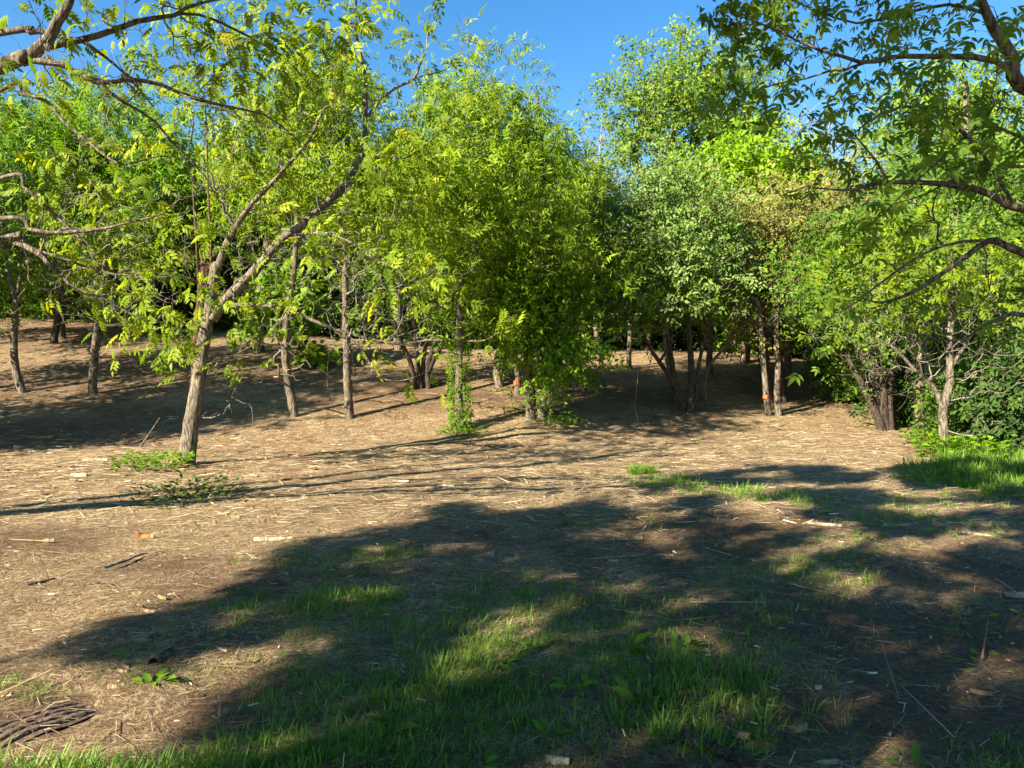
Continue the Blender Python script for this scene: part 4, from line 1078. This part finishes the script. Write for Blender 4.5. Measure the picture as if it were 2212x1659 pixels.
u, v, f = proj(g)
ok = inpoly(u, v, POLY)
for (a, c, ra, rc) in LIT:
    cc = hit(a, c)
    rx = ra * cc[1] / FPX + .085
    ry = .5 * abs(hit(a, c - rc)[1] - hit(a, c + rc)[1]) + .10
    ok &= ((gx - cc[0]) / rx) ** 2 + ((gy - cc[1]) / ry) ** 2 > 1
thin = (u > 1350) & (v < 1190)
ok &= ~(thin & (wob(gx, gy, 41, 3.2) > 0.12))
g = g[ok]
def canopy(g, lo, hi):
    H = rs.uniform(lo, hi, len(g))
    return g - SD[None] * (H / -SD[2])[:, None]
pos = canopy(g, 4.6, 8.0)
for _ in range(6):
    u, v, f = proj(pos)
    bad = (f > 0) & (u > -150) & (u < 2360) & (v > -150) & (v < 1800)
    if not bad.any(): break
    pos[bad] = canopy(g[bad], 6.5, 11)
u, v, f = proj(pos)
pos = pos[~((f > 0) & (u > -150) & (u < 2360) & (v > -150) & (v < 1800))]
stems = np.array([(-7.5, -2.8), (-3.4, -1.2), (-3.2, -5.2), (1.6, -3.2)])
own = np.argmin(((pos[:, None, :2] - stems[None]) ** 2).sum(2), 1)
for k, s in enumerate(stems):
    b = np.array([s[0], s[1], float(height(*s))])
    mine = pos[own == k]
    if len(mine) < 40: continue
    c = mine.mean(0)
    top = np.array([c[0] * .6 + s[0] * .4, c[1] * .6 + s[1] * .4, 9.5])
    t = make_tree('shade_tree', ['tall shade tree out of view to the left rear', 'tall shade tree out of view just behind at left', 'tall shade tree out of view far behind', 'tall shade tree out of view behind to the right'][k], 'tree', b,
                  [(np.array([b, b + [.05, .05, 2], b * .7 + top * .3 + [0, 0, 1.5], top]), .2, .05)], [], 0, 'bark_mid', extra_pts=mine[rs.permutation(len(mine))[:260]], per_tip=0, seed=220 + k, rtip=.004)
    m = len(mine)
    V, F, tt = place('ovate', mine - b, rs.normal(size=(m, 3)) - [0, 0, .3], rs.normal(size=(m, 3)) * .7 + [0, 0, 1], .25 * rs.uniform(.7, 1.2, m), rs.normal(.5, .2, m))
    tag(obj('crown', mesh_np('shade_crown', V, [F], tt), M['leaf_green'], t), kind='stuff')

# ------------------------------------------------------------------ straw and chips
def wedge(n, ymin, ymax, rng, pw=1.0):
    y = ymin + (ymax - ymin) * rng.uniform(0, 1, n) ** pw
    x = rng.uniform(-1, 1, n) * (0.78 * y + 0.6)
    return x, y
STRAW = (np.array([[-.5, 0, 0], [0, 0, .5], [.5, 0, 0], [-.35, 1, -.1], [0, 1.06, .15], [.35, 1, -.1]], float), np.array([[0, 1, 4], [0, 4, 3], [1, 2, 5], [1, 5, 4]]))
def straw(name, n, ymin, ymax, pw, lmin, lmax, asp, rng, mat, tm, lift=.006, label=None, sel=None, tilt=.10):
    x, y = wedge(n, ymin, ymax, rng, pw)
    if sel is not None:
        k = sel(x, y, rng)
        x, y = x[k], y[k]
    n = len(x)
    z = height(x, y) + lift * rng.uniform(.2, 1.2, n)
    a = rng.uniform(0, 6.28, n)
    a = np.where(rng.uniform(size=n) < .35, rng.normal(0.15, .5, n), a)
    d = np.stack([np.cos(a), np.sin(a), rng.normal(size=n) * tilt], -1)
    nr = rng.normal(size=(n, 3)) * .25 + [0, 0, 1]
    VV, FF, TT, o = [], [], [], 0
    grp = rng.integers(0, 3, n)
    for gk in range(3):
        m = grp == gk
        T = STRAW[0] * np.array([asp * (.6, 1, 1.6)[gk], 1, asp * .8])
        T[:, 0] += 0.06 * (gk - 1) * T[:, 1] ** 2
        V, F, tt = place((T, STRAW[1]), np.stack([x, y, z], -1)[m], d[m], nr[m], rng.uniform(lmin, lmax, m.sum()), rng.normal(tm, .22, m.sum()))
        VV.append(V); FF.append(F + o); TT.append(tt); o += len(V)
    return tag(obj(name, mesh_np(name, np.vstack(VV), [np.vstack(FF)], np.concatenate(TT)), M[mat]), label, kind='stuff')
rg = np.random.default_rng(400)
nosoil = lambda x, y, r: r.uniform(size=len(x)) > soil_mask(x, y) * .8
straw('straw_litter', 46000, 2.4, 9, .8, .025, .11, .027, rg, 'hay', .33, label='scattered dry straw and cut grass over the near ground', sel=nosoil)
straw('straw_litter', 46000, 7.0, 27, .85, .06, .24, .04, rg, 'hay', .55, .012, label='dry straw and shredded wood over the clearing', sel=nosoil)
straw('wood_chip_litter', 3000, 3.0, 16, .8, .015, .05, .24, rg, 'chip', .6, .012, label='small pale wood chips strewn over the ground')
straw('wood_chip_litter', 500, 7, 18, .8, .08, .22, .08, rg, 'chip', .72, .02, label='larger shredded wood splinters in the mulch')
straw('bark_litter', 2600, 8, 15, .9, .05, .2, .16, rg, 'chip', .22, .015, label='reddish bark shreds over the mulch at the left', sel=lambda x, y, r: x < -2.5 - .6 * np.abs(wob(x, y, 51, 1.2)))
straw('twig_litter', 900, 3.0, 16, .8, .15, .5, .014, rg, 'chip', .25, .012, label='thin dark twigs lying on the mulch')
straw('stubble', 3000, 2.6, 9, .8, .02, .06, .05, rg, 'hay', .5, .0, label='short dry upright stubble', tilt=2.0, sel=lambda x, y, r: (x > -1.5) & (r.uniform(size=len(x)) > .3))

# ------------------------------------------------------------------ grass
BL = []
for bend in (.12, .3, .55):
    w = .052
    V = np.array([[-.5 * w, 0, 0], [.5 * w, 0, 0], [-.5 * w, .35, bend * .12], [.5 * w, .35, bend * .12], [-.36 * w, .7, bend * .5], [.36 * w, .7, bend * .5], [0, 1 - bend * .15, bend]])
    BL.append((V, np.array([[0, 1, 3], [0, 3, 2], [2, 3, 5], [2, 5, 4], [4, 5, 6]])))
# (u, v, half width m, half depth m, tufts, blade length m, tint)
GR = [(1000, 1330, .9, .6, 90, .10, .45), (1300, 1460, .9, .6, 110, .11, .42), (850, 1430, .6, .5, 70, .10, .45), (1100, 1480, .7, .4, 80, .12, .42), (1560, 1420, .6, .5, 60, .10, .45), (740, 1215, .42, .35, 45, .13, .45), (835, 1200, .22, .22, 24, .16, .55), (560, 1325, .5, .3, 40, .09, .45), (700, 1330, .45, .35, 60, .15, .5), (770, 1300, .3, .25, 40, .17, .5), (620, 1290, .5, .3, 40, .13, .45), (1040, 1400, .38, .42, 90, .17, .5), (1150, 1320, .6, .45, 90, .13, .48), (1080, 1270, .6, .4, 60, .12, .45),
      (1400, 1320, .7, .5, 90, .13, .45), (1450, 1490, .42, .45, 90, .17, .45), (1330, 1420, .3, .3, 50, .12, .5), (1540, 1480, .25, .3, 50, .17, .5), (1490, 1560, .3, .3, 50, .15, .45), (1590, 1370, .4, .4, 50, .10, .6), (900, 1520, .5, .35, 100, .15, .5), (780, 1480, .4, .3, 60, .13, .45), (700, 1590, .4, .25, 80, .14, .55), (950, 1600, .4, .2, 60, .12, .45), (600, 1620, .3, .15, 45, .14, .5), (850, 1640, .4, .15, 50, .12, .45),
      (1050, 1560, .4, .25, 50, .12, .4), (1200, 1540, .4, .3, 45, .10, .45), (1500, 1050, .7, .5, 60, .20, .55), (1470, 1040, .25, .25, 30, .22, .6), (1650, 1075, .5, .45, 60, .22, .5), (1385, 1022, .16, .14, 26, .30, .5), (1380, 1035, .5, .2, 30, .12, .6), (1770, 1225, .35, .3, 60, .12, .6), (1690, 1260, .5, .4, 60, .11, .5), (1620, 1230, .4, .3, 40, .10, .5),
      (1900, 1105, .7, .5, 70, .16, .55), (2050, 1130, .7, .5, 60, .13, .5), (2090, 1080, .8, .5, 70, .15, .5), (1830, 1180, .5, .3, 40, .11, .55), (2130, 1020, .9, .8, 240, .36, .55), (2190, 1000, .8, .9, 200, .42, .5), (2080, 1040, .6, .4, 90, .28, .5), (2010, 1030, .5, .3, 50, .16, .5), (2190, 1060, .5, .5, 80, .28, .5), (1330, 1120, .6, .4, 45, .10, .6),
      (20, 1490, .14, .12, 16, .11, .5), (345, 1440, .25, .2, 26, .09, .5), (130, 1450, .4, .25, 30, .06, .55), (290, 1400, .18, .15, 18, .10, .6), (120, 1690, .5, .08, 40, .20, .55), (330, 1690, .45, .08, 40, .19, .55), (20, 1690, .3, .08, 24, .17, .5), (520, 1670, .22, .10, 26, .17, .55), (2180, 1640, .2, .15, 22, .12, .45), (330, 1035, .9, .3, 40, .08, .6), (1010, 934, .5, .25, 40, .09, .5), (1205, 912, .4, .3, 30, .12, .5),
      (370, 1170, .3, .2, 16, .08, .6), (240, 1150, .6, .3, 20, .06, .65), (800, 1240, .4, .2, 30, .08, .6), (480, 1460, .3, .15, 25, .08, .5), (1000, 1660, .5, .1, 40, .10, .45), (1280, 1600, .3, .2, 26, .09, .45), (1800, 1620, .3, .2, 14, .08, .5), (1640, 1540, .4, .3, 30, .09, .5), (2080, 1330, .6, .4, 30, .08, .5), (620, 1200, .4, .25, 30, .10, .6)]
rg = np.random.default_rng(500)
def grass(name, label, specs):
    P_, D_, N_, S_, T_ = [], [], [], [], []
    for (u, v, rx, ry, nt_, L, tn) in specs:
        c = hit(u, v) if v is not None else u
        if v is not None: nt_ = int(nt_ * 1.38); rx *= 1.2; ry *= 1.2
        a = rg.uniform(0, 6.28, nt_); r = np.sqrt(rg.uniform(0, 1, nt_)) * rg.uniform(.8, 1.25, nt_)
        tx, ty = c[0] + np.cos(a) * r * rx, c[1] + np.sin(a) * r * ry
        nb = 13
        nt_ = len(a)
        ph = rg.uniform(0, 6.28, (nt_, nb))
        rr_ = np.abs(rg.normal(0, .034, (nt_, nb))) + .004
        x = (tx[:, None] + np.cos(ph) * rr_).ravel(); y = (ty[:, None] + np.sin(ph) * rr_).ravel()
        z = height(x, y) - .012 - .02 * soil_mask(x, y)
        lean = rg.uniform(.08, .6, (nt_, nb)).ravel()
        ph2 = ph.ravel() + rg.normal(0, .5, nt_ * nb)
        D_.append(np.stack([np.cos(ph2) * lean, np.sin(ph2) * lean, np.ones(nt_ * nb)], -1))
        N_.append(np.stack([np.cos(ph2), np.sin(ph2), np.full(nt_ * nb, -.2)], -1))
        P_.append(np.stack([x, y, z], -1))
        S_.append(np.repeat(.58 * L * rg.uniform(.55, 1.2, nt_), nb) * rg.uniform(.5, 1.15, nt_ * nb))
        T_.append(np.repeat(rg.normal(tn - .13, .13, nt_), nb) + rg.normal(0, .12, nt_ * nb) + (rg.uniform(size=nt_ * nb) < .08) * .45)
    P_, D_, N_, S_, T_ = [np.concatenate(q_) for q_ in (P_, D_, N_, S_, T_)]
    VV, FF, TT, o = [], [], [], 0
    gk = rg.integers(0, 3, len(P_))
    for k in range(3):
        m = gk == k
        V, F, tt = place(BL[k], P_[m], D_[m], N_[m], S_[m], T_[m])
        VV.append(V); FF.append(F + o); TT.append(tt); o += len(V)
    return tag(obj(name, mesh_np(name, np.vstack(VV), [np.vstack(FF)], np.concatenate(TT)), M['grass']), label, kind='stuff')
grass('grass', 'green grass growing in tufts over the clearing floor', GR)
# thin sparse grass between the tufts
x, y = wedge(800, 2.7, 10.5, rg, .8)
k = (x > -1.6 + .1 * y) & (rg.uniform(size=800) > .25)
x, y = x[k], y[k]
grass('thin_grass', 'sparse short grass and cut blades between the tufts', [((a, c), None, .12, .12, 2, .075, .55) for a, c in zip(x, y)])

# ------------------------------------------------------------------ leafy weeds
LF = {'dock': leaf_fine(.42, .15, .2), 'round': leaf_fine(.75, .12, .2)}
def weed(name, label, uv, n, ln, kind, mat, spread, up, seed, stems=0):
    r = np.random.default_rng(seed)
    b = hit(*uv); b[2] -= .005
    root = empty(name, b, label, 'plant')
    a = r.uniform(0, 6.28, n)
    px = np.stack([np.cos(a), np.sin(a)], -1) * (r.uniform(0, 1, n) ** .6 * spread)[:, None]
    z = height(px[:, 0] + b[0], px[:, 1] + b[1]) - b[2] + r.uniform(.0, 1, n) * stems
    pos = np.stack([px[:, 0], px[:, 1], z], -1)
    a2 = a + r.normal(0, .6, n)
    d = np.stack([np.cos(a2), np.sin(a2), np.full(n, up) + r.normal(0, .25, n)], -1)
    V, F, tt = place(LF[kind], pos, d, r.normal(size=(n, 3)) * .25 + [0, 0, 1], ln * r.uniform(.6, 1.2, n), r.normal(.55, .18, n))
    tag(obj('leaves', mesh_np(name, V, [F], tt), M[mat], root), kind='stuff')
    if stems:
        ps = []
        for k in range(min(26, n // 4)):
            p = pos[k]
            p0 = np.array([p[0] * .8, p[1] * .8, float(height(p[0] * .8 + b[0], p[1] * .8 + b[1])) - b[2] - .02])
            V, q, tp, _, _ = tube([p0, (p0 + p) / 2 + r.normal(size=3) * .01, p], [.004, .002], 4, 0, 0, k, .08)
            ps.append((V, [q, tp]))
        V, F = join(ps)
        obj('stems', mesh_np(name + '_stems', V, F), M['bark_twig'], root)['kind'] = 'stuff'
    return root
weed('bramble_patch', 'low bramble patch left of the leaning trunk foot', (330, 1012), 420, .075, 'round', 'leaf_bright', .55, .5, 1, .22)
weed('nettle_patch', 'dark wilted nettle patch on the straw before the leaning trunk', (410, 1082), 420, .085, 'dock', 'leaf_dark', .60, .4, 2, .20)
weed('herb_patch', 'low green leaves round the foot of the ivy trunk', (1000, 936), 260, .07, 'round', 'leaf_bright', .5, .4, 3, .08)
weed('herb_patch', 'low green leaves below the tall middle crown', (1210, 913), 300, .09, 'round', 'leaf_green', .5, .4, 4, .15)
weed('herb_patch', 'leafy plants at the foot of the smooth forking trunk', (2075, 985), 620, .10, 'round', 'leaf_bright', .7, .5, 5, .3)
weed('herb_patch', 'leafy plants left of the smooth forking trunk', (2000, 962), 300, .09, 'round', 'leaf_bright', .4, .5, 6, .3)
weed('trunk_shoots', 'green shoots low on the leaning trunk', (418, 985), 10, .07, 'round', 'leaf_bright', .25, .5, 7, .1)
for k, (u, v, n, ln, w_, lab) in enumerate([(330, 1475, 9, .09, .08, 'small bright weed beside the half-buried log'), (1245, 1480, 8, .10, .07, 'broad yellow-green leaf weed in the shaded grass, centre'), (1390, 1510, 11, .12, .08, 'broad-leaved dock in the grass right of centre'), (1370, 1395, 9, .12, .07, 'dock plant between the two small sun patches'),
     (1240, 1130, 7, .10, .08, 'upright weed at the far edge of the shade'), (1480, 1395, 8, .10, .08, 'small dock right of the small sun patch'), (830, 1600, 9, .10, .07, 'broad dock near the bottom left grass'), (1180, 1590, 8, .09, .07, 'dock at the bottom centre'), (1020, 1650, 8, .09, .06, 'dock at the bottom edge left of centre'), (1960, 1650, 7, .08, .06, 'weed at the bottom edge right'),
     (2130, 1430, 14, .05, .18, 'clover leaves in the sun patch at right'), (2130, 1330, 18, .05, .25, 'scattered round leaves in the right shade'), (1880, 1160, 10, .10, .12, 'weed tuft in the dappled shade at right'), (860, 1560, 10, .11, .08, 'dock in the sunlit grass, lower left'), (1060, 1430, 10, .10, .08, 'thistle-like weed in the brightest sun patch'), (1150, 1400, 8, .09, .07, 'dock right of the brightest sun patch'), (700, 1640, 8, .09, .07, 'dock at the bottom edge, left')]):
    weed('dock_plant', lab, (u, v), n, ln, 'dock' if k != 10 and k != 11 else 'round', 'leaf_bright' if k in (0, 1, 10) else 'leaf_green', w_, .45, 20 + k)

# ------------------------------------------------------------------ pieces of wood lying about
def piece(name, label, uv, ln, w, th, mat, ang, seed, cat='wood chip', tilt=.05, group=None):
    r = np.random.default_rng(seed)
    b = hit(*uv)
    n = 7
    t = np.linspace(0, 1, n)
    w *= .55; ln *= .8; th *= .7
    wl = w * (.12 + .88 * np.sin(np.pi * np.clip(t * .9 + .06, 0, 1)) ** .8) * r.uniform(.8, 1.15, n)
    off = r.normal(0, w * .08, n)
    top = np.stack([(t - .5) * ln, off + wl / 2, np.full(n, th) * r.uniform(.7, 1.2, n)], -1)
    top2 = top.copy(); top2[:, 1] = off - wl / 2; top2[:, 2] *= r.uniform(.5, 1.1, n)
    mid = (top + top2) / 2; mid[:, 2] += th * r.uniform(0, .35, n)
    bo = top.copy(); bo[:, 2] = -.015; bo[:, 1] += .1 * w
    bo2 = top2.copy(); bo2[:, 2] = -.015; bo2[:, 1] -= .1 * w
    V = np.concatenate([bo, top, mid, top2, bo2])
    ii = np.arange(5 * n).reshape(5, n)
    q = np.concatenate([np.stack([ii[k, :-1], ii[k, 1:], ii[k + 1, 1:], ii[k + 1, :-1]], -1) for k in range(4)])
    caps = np.array([[ii[k, e], ii[k + 1, e], ii[4 if k < 2 else 0, e]] for e in (0, n - 1) for k in range(1)] + [[ii[0, e], ii[2, e], ii[4, e]] for e in (0, n - 1)] + [[ii[0, e], ii[1, e], ii[2, e]] for e in (0, n - 1)] + [[ii[2, e], ii[3, e], ii[4, e]] for e in (0, n - 1)])
    o = obj(name, mesh_np(name, V, [q, caps]), M[mat], None, b + np.array([0, 0, .004]))
    o.rotation_euler = (r.normal() * tilt, r.normal() * tilt, ang)
    return tag(o, label, cat, group)
PC = [('wood_chip', 'tan split wood chunk at the bottom right, nearer the middle', (1600, 1587), .10, .045, .014, 'wood_raw', -.5), ('bark_chunk', 'rough tan bark chunk at the bottom right beside the tan chip', (1725, 1574), .115, .045, .02, 'wood_raw', .35), ('wood_chip', 'mottled pale chip at the bottom edge left of the log', (1205, 1642), .115, .045, .014, 'wood_white', -.15),
      ('wood_splinter', 'thin pale splinter lying at the bottom edge, right', (1785, 1646), .11, .018, .008, 'wood_white', .0), ('wood_chunk', 'orange-brown broken wood chunk on the straw at left', (312, 1160), .20, .09, .05, 'wood_orange', .25), ('wood_chip', 'pale chip on bare earth at left', (320, 1320), .14, .03, .012, 'wood_raw', -.25),
      ('wood_splinter', 'small pale sliver on bare earth above the pale chip', (350, 1290), .09, .02, .010, 'wood_raw', -.4), ('wood_slab', 'long white wood slab on the sunny straw', (590, 1166), .42, .06, .03, 'wood_white', .12), ('wood_chip', 'reddish chip on the shaded grass right of centre', (1540, 1111), .15, .09, .03, 'wood_orange', .9), ('wood_slab', 'pale slab at the right edge in the shade', (2200, 1285), .22, .09, .02, 'wood_white', -.05),
      ('wood_splinter', 'splinter bundle in the dappled shade at right, upper', (1940, 1135), .35, .05, .02, 'wood_white', -.1), ('wood_splinter', 'pale splinter in dappled shade at right, lower', (1780, 1133), .40, .05, .02, 'wood_white', -.25), ('wood_splinter', 'pale splinter on the dappled grass at far right', (2110, 1155), .30, .04, .02, 'wood_white', -.3), ('wood_chip', 'yellowish chip left of the half-buried log', (265, 1450), .08, .03, .01, 'wood_raw', -.3),
      ('wood_chip', 'flat pale chip among the grass below the sunny straw', (250, 1482), .09, .05, .01, 'wood_raw', .4), ('wood_chip', 'white torn chip on the mulch left of the leaning tree', (170, 1028), .35, .12, .05, 'wood_white', -.3), ('wood_slab', 'white slab piece on the mulch at left', (205, 994), .5, .06, .03, 'wood_white', .0), ('bark_chunk', 'grey weathered wood lump in the shade, centre right', (1368, 1163), .20, .09, .02, 'bark_mid', .15),
      ('wood_chip', 'white chip in the middle of the sunny mulch', (866, 1041), .28, .07, .03, 'wood_white', -.2), ('wood_splinter', 'pale curved splinter right of the white mulch chip', (960, 1049), .35, .05, .02, 'wood_white', -.4), ('wood_chip', 'brown chip before the grass at left of centre', (615, 1210), .16, .10, .03, 'wood_orange', .3), ('bark_chunk', 'orange bark flakes on the dark mulch at far left', (90, 945), .6, .14, .05, 'wood_orange', .1),
      ('wood_chip', 'upright tan sliver near the dark scuffed earth', (488, 1537), .08, .022, .012, 'wood_raw', 1.0), ('wood_chip', 'tan sliver beside the small grass clump at left', (270, 1440), .10, .022, .012, 'wood_raw', -.6), ('wood_chip', 'pale sliver in the straw strip', (480, 1405), .13, .022, .012, 'wood_white', -.7), ('wood_chip', 'small pale chip at the left of the straw', (105, 1168), .12, .06, .02, 'wood_raw', .1), ('wood_chip', 'white fleck of wood in the shaded grass, centre', (1325, 1212), .10, .03, .015, 'wood_white', -.3),
      ('wood_chip', 'pale split chip in shade above the clover', (1800, 1278), .09, .03, .015, 'wood_raw', .3), ('wood_chip', 'small pale chip in the lone straw sun spot', (1768, 1484), .05, .018, .01, 'wood_white', .3), ('wood_splinter', 'pale splinter in the right shade', (2120, 1495), .12, .02, .01, 'wood_raw', -.5)]
for k, (nm, lab, uv, ln, w, th, mt, an) in enumerate(PC):
    piece(nm, lab, uv, ln, w, th, mt, an, 600 + k)
def stick(name, label, pts, r0, mat, seed, lift=.6):
    P_ = np.array([hit(*p) for p in pts])
    P_[:, 2] += r0 * lift
    b = P_[0].copy()
    V, q, tp, _, _ = tube(P_ - b, [r0, r0 * .8, r0 * .4], 7, .12, 0, seed, .04, wander=.006)
    return tag(obj(name, mesh_np(name, V, [q, tp], None, True), M[mat], None, b), label, 'stick')
stick('fallen_stick', 'grey crooked stick lying on the straw at left', [(228, 1228), (275, 1212), (305, 1200), (350, 1192)], .014, 'bark_twig', 1)
stick('fallen_stick', 'short mossy stick left of the crooked grey one', [(60, 1264), (90, 1260), (118, 1252)], .016, 'bark_mid', 2)
stick('fallen_stick', 'thin pale stick on the straw below the crooked grey one', [(145, 1265), (190, 1262), (225, 1260), (260, 1267)], .007, 'bark_pale', 3)
stick('fallen_stick', 'dark stick on the straw at the shade edge', [(860, 1166), (910, 1176), (960, 1183), (1000, 1200)], .012, 'bark_mid', 4)
stick('fallen_stick', 'thin stick in the shaded straw strip', [(430, 1433), (470, 1436), (500, 1440)], .008, 'bark_pale', 5)
stick('fallen_stick', 'pale bent stick in the right shade', [(1920, 1357), (1950, 1354), (1990, 1357)], .006, 'bark_pale', 6)
stick('half_buried_log', 'short brown log half buried in the straw at lower left', [(330, 1437), (352, 1420), (372, 1408)], .035, 'bark_mid', 7, .2)
stick('rotten_log', 'rotten dark log with torn pale wood at the bottom edge', [(1478, 1596), (1530, 1615), (1575, 1638), (1620, 1655)], .03, 'bark_dark', 8, .3)
p0 = hit(300, 968); p1 = at(345, 900, p0[1] - .25)
p1b = at(372, 892, p0[1] - .25)
V, q, tp, _, _ = tube(np.array([p0, (p0 + p1) / 2 + [.02, 0, .02], p1]) - p0, [.02, .016, .008], 7, .1, 0, 5)
tag(obj('propped_stick', mesh_np('propped_stick', V, [q, tp], None, True), M['bark_mid'], None, p0 - np.array([0, 0, .02])), 'dark stick stuck slanting out of the mulch beside the leaning tree', 'stick')

# ------------------------------------------------------------------ tyre print pressed into the earth
p = hit(95, 1553)
d = hit(185, 1530) - hit(5, 1588); ang = math.atan2(d[1], d[0])
nu, nv = 50, 70
U, Vv = np.meshgrid(np.linspace(-.2, .2, nu), np.linspace(-.12, .12, nv))
edge = np.clip(np.minimum((.2 - np.abs(U)) / .07, (.12 - np.abs(Vv)) / .04), 0, 1)
gv = np.sin(Vv * 125 + .5 * np.sin(U * 11) + .06 * wob(U, Vv, 62, 30))
Z = .012 * edge + edge * (-.052 * sstep(-.1, .75, gv) + .004 * wob(U, Vv, 61, 60)) - .004
ca, sa = math.cos(ang), math.sin(ang)
X_, Y_ = U * ca - Vv * sa, U * sa + Vv * ca
Z = Z + height(X_ + p[0], Y_ + p[1]) - p[2]
ii = np.arange(nu * nv).reshape(nv, nu)
q = np.stack([ii[:-1, :-1], ii[:-1, 1:], ii[1:, 1:], ii[1:, :-1]], -1).reshape(-1, 4)
me = mesh_np('tyre_track', np.stack([X_, Y_, Z], -1).reshape(-1, 3), [q], np.ones(nu * nv), False)
tag(obj('tyre_track', me, M['earth'], None, p), 'ridged tyre print pressed into bare earth at lower left', kind='structure')
